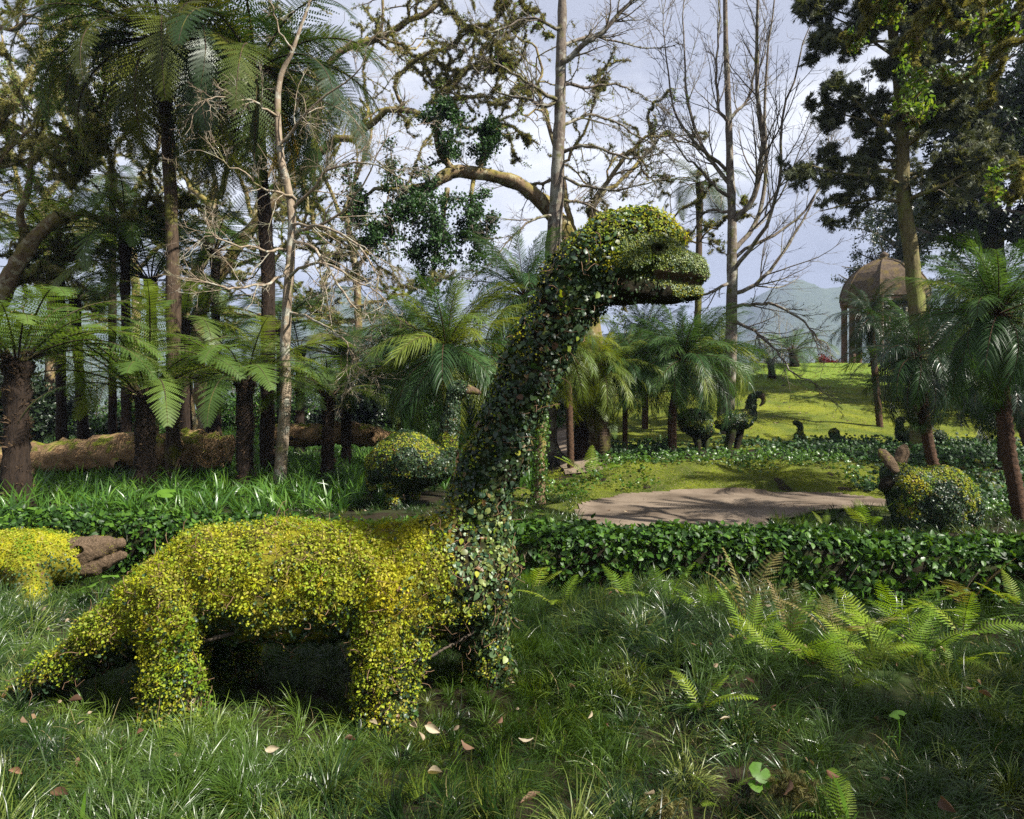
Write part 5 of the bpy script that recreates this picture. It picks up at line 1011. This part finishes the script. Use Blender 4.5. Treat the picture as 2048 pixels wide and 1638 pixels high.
oak('pale lichen covered oak leaning in from the left edge', (-60, 930, 14.5), [(-80, 940, 14.5, .42), (-40, 700, 14.5, .36), (20, 560, 14.5, .30), (70, 480, 14.5, .24), (120, 430, 14.5, .2)],
    [[(100, 440, 14.5, .20), (160, 415, 14.6, .14), (240, 420, 14.8, .10), (330, 400, 15., .06), (420, 420, 15.2, .03)], [(60, 490, 14.5, .16), (70, 380, 14.2, .12), (100, 290, 14., .09), (170, 240, 13.9, .06), (210, 170, 13.8, .03)],
     [(-40, 560, 14.5, .18), (-30, 350, 15., .14), (20, 200, 15.2, .10), (80, 100, 15.4, .06), (160, 40, 15.6, .03)], [(100, 320, 14., .08), (120, 370, 13.8, .05), (170, 300, 13.6, .04), (240, 260, 13.4, .02)], [(-30, 350, 15., .10), (40, 330, 15.6, .07), (120, 200, 16., .05), (230, 120, 16.2, .02)],
     [(-60, 200, 15., .12), (0, 80, 14.4, .08), (90, 30, 14., .05), (200, -20, 13.8, .02)], [(10, 580, 14.5, .12), (90, 560, 15., .08), (180, 520, 15.4, .05), (300, 500, 15.8, .02)]], 45, tw=(9, 7, 5), moss=620, leaves=1.6, pale=.7, lf=.5)
oak('mossy oak filling the gap between the two tallest tree ferns', (380, 890, 21.), [(385, 895, 21., .36), (370, 640, 21., .3), (420, 480, 21., .24), (430, 380, 21., .2)],
    [[(425, 430, 21., .16), (360, 330, 21.4, .12), (300, 250, 21.6, .08), (200, 190, 21.8, .04)], [(430, 400, 21., .15), (470, 280, 20.6, .11), (540, 200, 20.4, .07), (640, 140, 20.2, .03)], [(400, 540, 21., .14), (300, 480, 21.4, .10), (200, 440, 21.6, .06), (100, 460, 21.8, .03)],
     [(430, 380, 21., .14), (420, 220, 21.2, .10), (380, 100, 21.4, .06), (400, 0, 21.6, .03)], [(400, 560, 21., .12), (500, 520, 20.6, .08), (600, 500, 20.4, .05), (700, 520, 20.2, .02)], [(470, 280, 20.6, .08), (560, 320, 20.2, .06), (640, 420, 20., .03)]], 47, tw=(9, 7, 5), moss=520, leaves=1.2, pale=.6, lf=.5)
for k, (a, b_, d_, lb, pl) in enumerate([(90, 880, 24., 'pale leaved tree filling the background at the far left', .7), (260, 880, 27., 'lichen tree behind the thin far tree fern', .6), (520, 880, 28., 'thicket tree seen between the two tallest trunks', .4), (700, 880, 29., 'twiggy tree behind the golden fronds', .4)]):
    oak(lb, (a, b_, d_), [(a, b_, d_, .3), (a+15, 600, d_, .26), (a-10, 420, d_, .2)], [[(a, 560, d_, .15), (a+90, 440, d_-.5, .1), (a+150, 300, d_-1, .06), (a+190, 230, d_, .03)], [(a-8, 440, d_, .15), (a-60, 300, d_, .1), (a-50, 180, d_+.5, .06), (a-90, 90, d_, .03)],
        [(a, 500, d_, .14), (a-100, 430, d_+.5, .1), (a-180, 380, d_, .05)], [(a-10, 420, d_, .14), (a+40, 270, d_, .1), (a+20, 150, d_, .06), (a+60, 30, d_, .03)], [(a+10, 620, d_, .12), (a+110, 600, d_, .08), (a+190, 540, d_, .04)], [(a+10, 640, d_, .12), (a-90, 620, d_, .08), (a-160, 560, d_, .04)]], 120+k, tw=(8, 6, 4), moss=260, leaves=3. if a < 600 else 1.5, pale=pl, lf=.5, group='background woodland trees', name='woodland_tree', n3r=.008, ms=1.5)
# ivy hung broken limb
R, b = tree('ivy_draped_tree', 'broken leaning tree draped with hanging curtains of dark ivy', (1190, 900, 16.))
S, r = trunk_part(R, [(1195, 905, 16., .27), (1175, 640, 16., .25), (1150, 500, 15.8, .19), (1105, 425, 15.5, .17), (1040, 368, 15.2, .15), (965, 345, 15., .13), (905, 342, 14.8, .12), (870, 365, 14.7, .09), (845, 400, 14.7, .05)], 'bark_moss', 51, amp=.3)
pm_, dm_ = along(g, S, r, 900, 1.); scat('bough_moss', 'bough_moss', pm_, eul(frames(dm_, g.uniform(0, 6, 900))), g.uniform(.5, 1.3, 900), R)
bl = [limb(x, 14, .03, 300+i) for i, x in enumerate([[(910, 345, 14.8, .08), (880, 290, 14.6, .06), (885, 240, 14.5, .03), (895, 215, 14.5, .012)], [(900, 350, 14.8, .08), (820, 370, 14.6, .06), (750, 380, 14.5, .04), (715, 400, 14.4, .015)], [(960, 345, 15., .06), (970, 290, 14.9, .04), (985, 250, 14.8, .015)],
      [(870, 365, 14.7, .07), (820, 430, 14.4, .05), (760, 470, 14.2, .02)], [(950, 360, 15., .05), (940, 430, 14.6, .04), (960, 500, 14.5, .015)], [(890, 380, 14.7, .06), (880, 460, 14.5, .03), (840, 520, 14.4, .012)]])]
for q_ in bl: V, Q = tubes(*q_, 6); part('branch', V, Q, M['bark_moss'], R, True)
b1 = child(g, *stack(bl), 16, .1, 1, 1.1, .5, 7, .2, -.05, .5, rmin=.008); b2 = child(g, *b1, 4, .2, 1, .9, .6, 5, .2, -.1, .6, rmin=.004)
V, Q = tubes(*b1, 4); V1, Q1 = tubes(*b2, 3); part('twigs', np.concatenate([V, V1]), np.concatenate([Q, Q1+len(V)]), M['bark_grey'], R, kind='stuff')
hp, _ = along(g, *b1, 1.4, 1.); hp = hp[hp[:, 2] < P(0, 400, 14.5)[2]+.6]; vines = march(g, hp, np.tile([[0, 0, -1.]], (len(hp), 1)), g.uniform(.4, 1.6, len(hp)), 8, .06, -.1); vr = np.full(vines.shape[:2], .004)
V, Q = tubes(vines, vr, 3); part('hanging_vines', V, Q, M['bark_grey'], R, kind='stuff')
pc = [along(g, *b1, 22, 1.)[0], along(g, *b2, 9, 1.)[0], along(g, vines, vr, 9, 1.)[0]]; p = np.concatenate(pc)+g.normal(0, .05, (sum(map(len, pc)), 3)); k = len(p)
z = nrm(g.normal(0, .6, (k, 3))+[0, -.6, .5]); scat('ivy_leaves', 'ivy_sprig', p, eul(frames(z, g.uniform(0, 6, k))), g.uniform(.5, 1.05, k), R)
# conifer with hanging grey green sprays
def conifer(label, base, trunk, n, L, seed, key, keyname, sprays=(9, 1.0), mat='bark_conifer', name='conifer', gaps=.2, t0=.28, group=None, flat=.6, up=.02, lf=.4, side=None, dens2=5, smin=.6, smax=1.3):
    g = np.random.default_rng(seed); R, b = tree(name, label, base, 'tree', group); S, r = trunk_part(R, trunk, mat, seed, 40, 14, .01, .18)
    bl = child(g, S, r, n, t0, .99, 1.25, 1., 10, .10, up, .36, Ls=np.array([L]), taper=.2, flat=flat, rmin=.02)
    if side is not None: pass
    for k in range(len(bl[0])): V, Q = tubes(bl[0][k:k+1], bl[1][k:k+1], 5); part('branch', V, Q, M[mat], R, True)
    b1 = child(g, *bl, 8, .15, 1, .9, lf, 7, .16, -.02, .5, rmin=.008); b2 = child(g, *b1, dens2, .1, 1, .9, .5, 5, .18, -.04, .5, rmin=.005)
    V, Q = tubes(*b1, 4); V1, Q1 = tubes(*b2, 3); part('twigs', np.concatenate([V, V1]), np.concatenate([Q, Q1+len(V)]), M['bark_grey'], R, kind='stuff')
    b_, kk, _ = b2[0].shape; m = g.random(b_) > gaps; pts, dd = [], []
    q, _ = along(g, b2[0][m], b2[1][m], sprays[0]/2, 1.); q = q+g.normal(0, .05, q.shape); tan = nrm(g.normal(0, .6, (len(q), 3))+[0, 0, .3]); k = len(q)
    scat(keyname, key, q, eul(frames(tan, g.uniform(0, 6.28, k))), g.uniform(smin, smax, k)*sprays[1], R); return R, S, bl, b1
R, S, bl, b1 = conifer('grey green conifer with lichened straight trunk left of the right edge', (1836, 800, 15.), [(1842, 905, 15., .20), (1828, 600, 15., .165), (1805, 400, 15., .14), (1796, 200, 15., .12), (1775, 0, 15., .09), (1760, -300, 15., .04)], 58, 3.1, 61, 'conifer_spray', 'needle_sprays', (22, 1.05), gaps=.22, t0=.38, lf=.42, dens2=6)
p, d = along(g, *b1, 5, 1.); a = (p[:, 0] > S[0, 20, 0]-.3) | (g.random(len(p)) < .15); scat('lichen', 'lichen_tuft', p[a], eul(frames(d[a], g.uniform(0, 6, a.sum()))), g.uniform(.6, 1.4, a.sum()), R)
for lb, ba, tr, n_, L_, sd_, kf in (('huge dark evergreen behind the conifer in the top right corner', (1990, 860, 23.), [(1990, 880, 23., .4), (1985, 500, 23., .34), (1970, 200, 23., .25), (1960, -60, 23., .1)], 52, 4.2, 63, .3),
    ('dark evergreen spreading past the right edge behind the palms', (2150, 860, 21.), [(2150, 880, 21., .4), (2160, 500, 21., .3), (2160, 150, 21., .15)], 44, 4.0, 65, .2), ('dark evergreen tree behind the domed pavilion', (1800, 700, 40.), [(1800, 720, 40., .4), (1800, 520, 40., .3), (1800, 380, 40., .1)], 30, 4.5, 67, .1)):
    conifer(lb, ba, tr, n_, L_, sd_, 'evergreen_sprig', 'leaves', (7, 1.35), mat='bark_grey', name='evergreen_tree', t0=kf, flat=.4, lf=.42, dens2=5, group='dark evergreens')
# mossy tree standing out of view at the right, its boughs reaching into the top right corner
oak('yellow mossed bough reaching into the top right corner', (2330, 1250, 6.6), [(2330, 1260, 6.6, .26), (2300, 700, 6.6, .22), (2260, 200, 6.8, .17), (2200, -100, 7., .12)],
    [[(2240, 120, 6.9, .11), (2120, 20, 7., .08), (2040, 10, 7.2, .06), (1950, -10, 7.3, .05), (1880, 40, 7.4, .04), (1840, 90, 7.5, .03), (1790, 110, 7.6, .015)], [(2250, 220, 6.9, .07), (2150, 130, 7., .05), (2060, 90, 7.2, .035), (1990, 160, 7.3, .02), (1960, 210, 7.4, .01)],
     [(1900, 20, 7.4, .03), (1860, 130, 7.4, .02), (1850, 200, 7.4, .012), (1840, 250, 7.4, .006)], [(2260, 300, 6.9, .06), (2150, 360, 7.3, .04), (2040, 390, 7.8, .025), (1980, 400, 8., .012)], [(2230, -100, 7., .10), (2350, -200, 7.5, .06), (2500, -300, 8., .03)],
     [(1950, -10, 7.3, .03), (1860, -10, 7.6, .025), (1780, 20, 7.9, .015), (1720, 60, 8., .006)]], 71, tw=(5, 4, 3), moss=900, leaves=2.6, pale=.5, lf=.34, group=None, name='mossy_tree', n3r=.003, ms=.55, shade_bough=True)
# shrubs and low trees that close the middle distance
def shrub(label, base, w_, h_, seed, key='evergreen_sprig', n=26, sc_=1.0, nm='shrub', group='background shrubs', per=14, mat='bark_grey'):
    g = np.random.default_rng(seed); R, b = tree(nm, label, base, 'shrub', group); k = n
    d = nrm(np.stack([g.normal(0, w_/h_, k), g.normal(0, w_/h_, k), g.uniform(.4, 1.2, k)], 1)); st = march(g, np.tile(b, (k, 1)), d, g.uniform(.6, 1.1, k)*np.hypot(w_*np.abs(d[:, 0]), h_*d[:, 2]), 8, .14, .02); r_ = np.linspace(.03, .01, 8)[None].repeat(k, 0)
    b1 = child(g, st, r_, 7, .2, 1, .8, .45, 6, .2, 0, .6, rmin=.006); V, Q = tubes(st, r_, 5); V1, Q1 = tubes(*b1, 3); part('stems', np.concatenate([V, V1]), np.concatenate([Q, Q1+len(V)]), M[mat], R, kind='stuff')
    if key: p, _ = along(g, *b1, per, 1.); p = p+g.normal(0, .06, p.shape); scat('foliage', key, p, eul(frames(nrm(g.normal(0, .7, p.shape)+[0, -.2, .7]), g.uniform(0, 6, len(p)))), g.uniform(.7, 1.3, len(p))*sc_, R)
    else:
        b2 = child(g, *b1, 5, .1, 1, .7, .6, 5, .15, .05, .6, rmin=.004); V, Q = tubes(*b2, 3); part('twigs', V, Q, M[mat], R, kind='stuff')
SH = [(1290, 800, 27., 2.4, 3.2, 'light_', 'pale green shrub behind the round palm above the lawn'), (1200, 800, 26., 2.2, 3.0, 'oak_sprig', 'yellowish shrub right of the dinosaur neck in the distance'), (1400, 770, 29., 2.0, 2.4, 'oak_sprig', 'light shrub below the dinosaur chin at the top of the lawn'),
      (100, 850, 24., 3.0, 3.0, 'evergreen_sprig', 'dark shrub behind the left edge tree fern'), (-80, 850, 22., 3.0, 4.0, 'evergreen_sprig', 'dark shrub cut by the left edge'), (250, 850, 25., 3.0, 2.6, 'shrub_sprig', 'green shrub between the second fern and the tall fern trunk'), (400, 845, 26., 2.6, 2.4, 'oak_sprig', 'sunlit shrub glimpsed behind the lichened trunk'),
      (500, 850, 26., 2.8, 3.4, 'shrub_sprig', 'leafy shrub between the tall fern trunk and the slim tree'), (620, 850, 27., 3.2, 3.2, 'evergreen_sprig', 'dark shrub behind the slim bare tree'), (740, 850, 26., 3.2, 3.6, 'evergreen_sprig', 'dark shrub left of the ostrich palm'), (860, 850, 27., 3.0, 3.0, 'shrub_sprig', 'green shrub hidden behind the ostrich palm'),
      (980, 850, 24., 2.8, 3.2, 'shrub_sprig', 'green shrub behind the ostrich head'), (1060, 840, 22., 2.4, 3.6, 'evergreen_sprig', 'dark shrub behind the upper neck palms'), (1120, 830, 23., 2.2, 3.0, 'shrub_sprig', 'shrub behind the bright yellow green palm'), (1900, 800, 26., 3.2, 3.2, 'evergreen_sprig', 'dark shrub between the conifer trunk and the right palms'),
      (2060, 820, 22., 3.2, 4.2, 'evergreen_sprig', 'dark shrub at the right edge behind the palms'), (1980, 840, 20., 2.4, 2.6, 'shrub_sprig', 'glossy shrub behind the shaded right palm'), (180, 820, 34., 4.5, 4.6, 'oak_sprig', 'far dark bush mass in the left woods'), (560, 820, 36., 4.5, 4.6, 'shrub_sprig', 'far green bush between the left trunks'),
      (20, 820, 30., 4.5, 5.0, 'oak_sprig', 'tall far bush at the far left')]
for k, (a, b_, d_, w_, h_, key, lb) in enumerate(SH): shrub(lb, (a, b_, d_), w_, h_, 500+k, 'oak_sprig' if key == 'light_' else key, n=22, sc_=1.5 if d_ > 20 else 1.2, per=9)
for k, (a, b_, d_, w_, h_, lb) in enumerate([(1560, 730, 38., 2.2, 5.5, 'bare pale tree in the distance left of the pavilion'), (1480, 740, 40., 2.2, 4.5, 'bare pale tree behind the candelabra tree'), (820, 800, 34., 2.4, 6.5, 'bare pinkish tree far behind the ostrich palm'), (910, 800, 36., 2.4, 6.8, 'bare twiggy tree on the sky line behind the ivy curtain'), (1640, 730, 42., 2., 4.5, 'bare twiggy tree just left of the pavilion columns'), (690, 800, 30., 2.4, 6., 'bare twiggy tree behind the golden fronds')]):
    shrub(lb, (a, b_, d_), w_, h_, 600+k, None, n=16, nm='bare_tree', group='distant bare trees', mat='bark_pale')
shrub('dark red leaved bush on the crest beside the pavilion', (1650, 712, 33.), .7, .9, 650, 'red_sprig', n=12, nm='red_bush', group=None)

# unseen trees added to shade the foreground and close off the sky behind
for k, (x_, y_, h_, r_, t0_, L_, n_, dn) in enumerate([(10.6, -1.4, 9.5, .22, .5, 1.8, 30, 1.5), (5.6, -2.9, 9.3, .2, .66, 1.3, 20, 1.8), (-3.5, -6., 12., .3, .25, 3.4, 40, 8), (3., -9., 13., .3, .2, 3.6, 40, 8), (-9.5, -3., 12., .3, .2, 3.6, 40, 8), (-1., -14., 14., .3, .15, 4., 40, 8)]):
    conifer(['evergreen outside the picture shading the right foreground', 'slender evergreen behind the viewer on the right', 'evergreen behind the viewer on the left', 'tall evergreen directly behind the viewer', 'evergreen outside the picture on the left', 'tallest evergreen far behind the viewer'][k], W2(x_, y_, 0), WL((x_, y_, -.1, r_), (x_+.1, y_+.05, h_*.4, r_*.8), (x_, y_-.05, h_*.75, r_*.5), (x_, y_+.02, h_, r_*.15)), n_, L_, 700+k, 'evergreen_sprig', 'leaves', (dn, 1.2), mat='bark_grey', name='evergreen_tree', t0=t0_, flat=.4, lf=.42, dens2=4, group='evergreens round the viewer')

# ------------------------------------------------------------ domed pavilion
pc_ = P(1768, 690, 35.); pc_[2] = gz(pc_[0], pc_[1]); pr = root('domed_pavilion', pc_, 'domed garden pavilion with mossy brown segmented roof on the hill crest', 'pavilion')
zb = CH-(600-800)/F*35; dome = [(2.05, 0), (2.02, .4), (1.88, .85), (1.6, 1.28), (1.18, 1.66), (.66, 1.92), (.14, 2.08)]
for k in range(8):
    a0, a1 = k*math.pi/4+.2, (k+1)*math.pi/4+.2; V = []
    for rr_, z_ in dome:
        for a in (a0, a1): V.append((pc_[0]+rr_*math.cos(a), pc_[1]+rr_*math.sin(a), zb+z_))
    V2 = [(x-(x-pc_[0])*.05, y-(y-pc_[1])*.05, z-.08) for x, y, z in V]; n_ = len(V)
    Fc = [(2*i, 2*i+1, 2*i+3, 2*i+2) for i in range(6)]+[(n_+2*i, n_+2*i+2, n_+2*i+3, n_+2*i+1) for i in range(6)]+[(0, n_, n_+1, 1)]
    part('roof_panel', np.array(V+V2), Fc, [M['roof']], pr)
    V, Q = tubes(np.array([[(pc_[0]+(r_+.01)*math.cos(a0), pc_[1]+(r_+.01)*math.sin(a0), zb+z_) for r_, z_ in dome]]), np.full((1, 7), .05), 6); part('roof_rib', V, Q, M['roof'], pr)
    hgt = zb-pc_[2]+.1; cx_, cy_ = pc_[0]+1.85*math.cos(a0), pc_[1]+1.85*math.sin(a0)
    zs = np.array([0, .25, .26, .5, 1., 1.6, hgt-.35, hgt-.3, hgt-.12, hgt]); rs = np.array([.24, .24, .17, .16, .16, .155, .15, .2, .22, .22])
    V, Q = tubes(np.array([[(cx_, cy_, pc_[2]-.05+z_) for z_ in zs]]), rs[None], 10); part('column', V, Q, M['column'], pr)
    cx2, cy2 = pc_[0]+1.85*math.cos(a1), pc_[1]+1.85*math.sin(a1)
    V, Q = tubes(np.array([[(cx_, cy_, zb-.12), (cx2, cy2, zb-.12)]]), np.full((1, 2), .15), 4); part('beam', V, Q, M['column'], pr)
    if k not in (5, 6):
        V, Q = tubes(np.array([[(cx_, cy_, pc_[2]+.75), (cx2, cy2, pc_[2]+.75)]]), np.full((1, 2), .07), 4); part('rail', V, Q, M['column'], pr)
        for q in range(1, 6):
            f = q/6; V, Q = tubes(np.array([[(cx_*(1-f)+cx2*f, cy_*(1-f)+cy2*f, pc_[2]-.05), (cx_*(1-f)+cx2*f, cy_*(1-f)+cy2*f, pc_[2]+.72)]]), np.full((1, 2), .05), 5); part('baluster', V, Q, M['column'], pr)
V, Q = tubes(np.array([[(pc_[0], pc_[1], zb+2.04+z_) for z_ in (0, .08, .12, .2, .3, .38, .45)]]), np.array([[.28, .26, .12, .2, .2, .1, .02]]), 12); part('finial', V, Q, M['roof'], pr, True)

# ------------------------------------------------------------ air
V, Q = tubes(np.zeros((1, 2, 3)), np.ones((1, 2)), 4)
bx_ = np.array([(x, y, z) for x in (-3300, 3300) for y in (-80, 3450) for z in (-60, 330)], float)
hz_ = mesh('haze', bx_, [(0, 1, 3, 2), (4, 6, 7, 5), (0, 4, 5, 1), (2, 3, 7, 6), (0, 2, 6, 4), (1, 5, 7, 3)])
mh = bpy.data.materials.new('haze'); mh.use_nodes = True; t = mh.node_tree; t.nodes.clear()
pv = N(t, 'ShaderNodeVolumePrincipled'); pv.inputs['Color'].default_value = (.46, .55, .78, 1); pv.inputs['Density'].default_value = .00042; pv.inputs['Anisotropy'].default_value = .0
t.links.new(pv.outputs[0], N(t, 'ShaderNodeOutputMaterial').inputs['Volume'])
hz_.materials.append(mh); ho = link('haze', hz_); ho['kind'] = 'stuff'; ho['label'] = 'thin bluish haze filling the air over the valley'
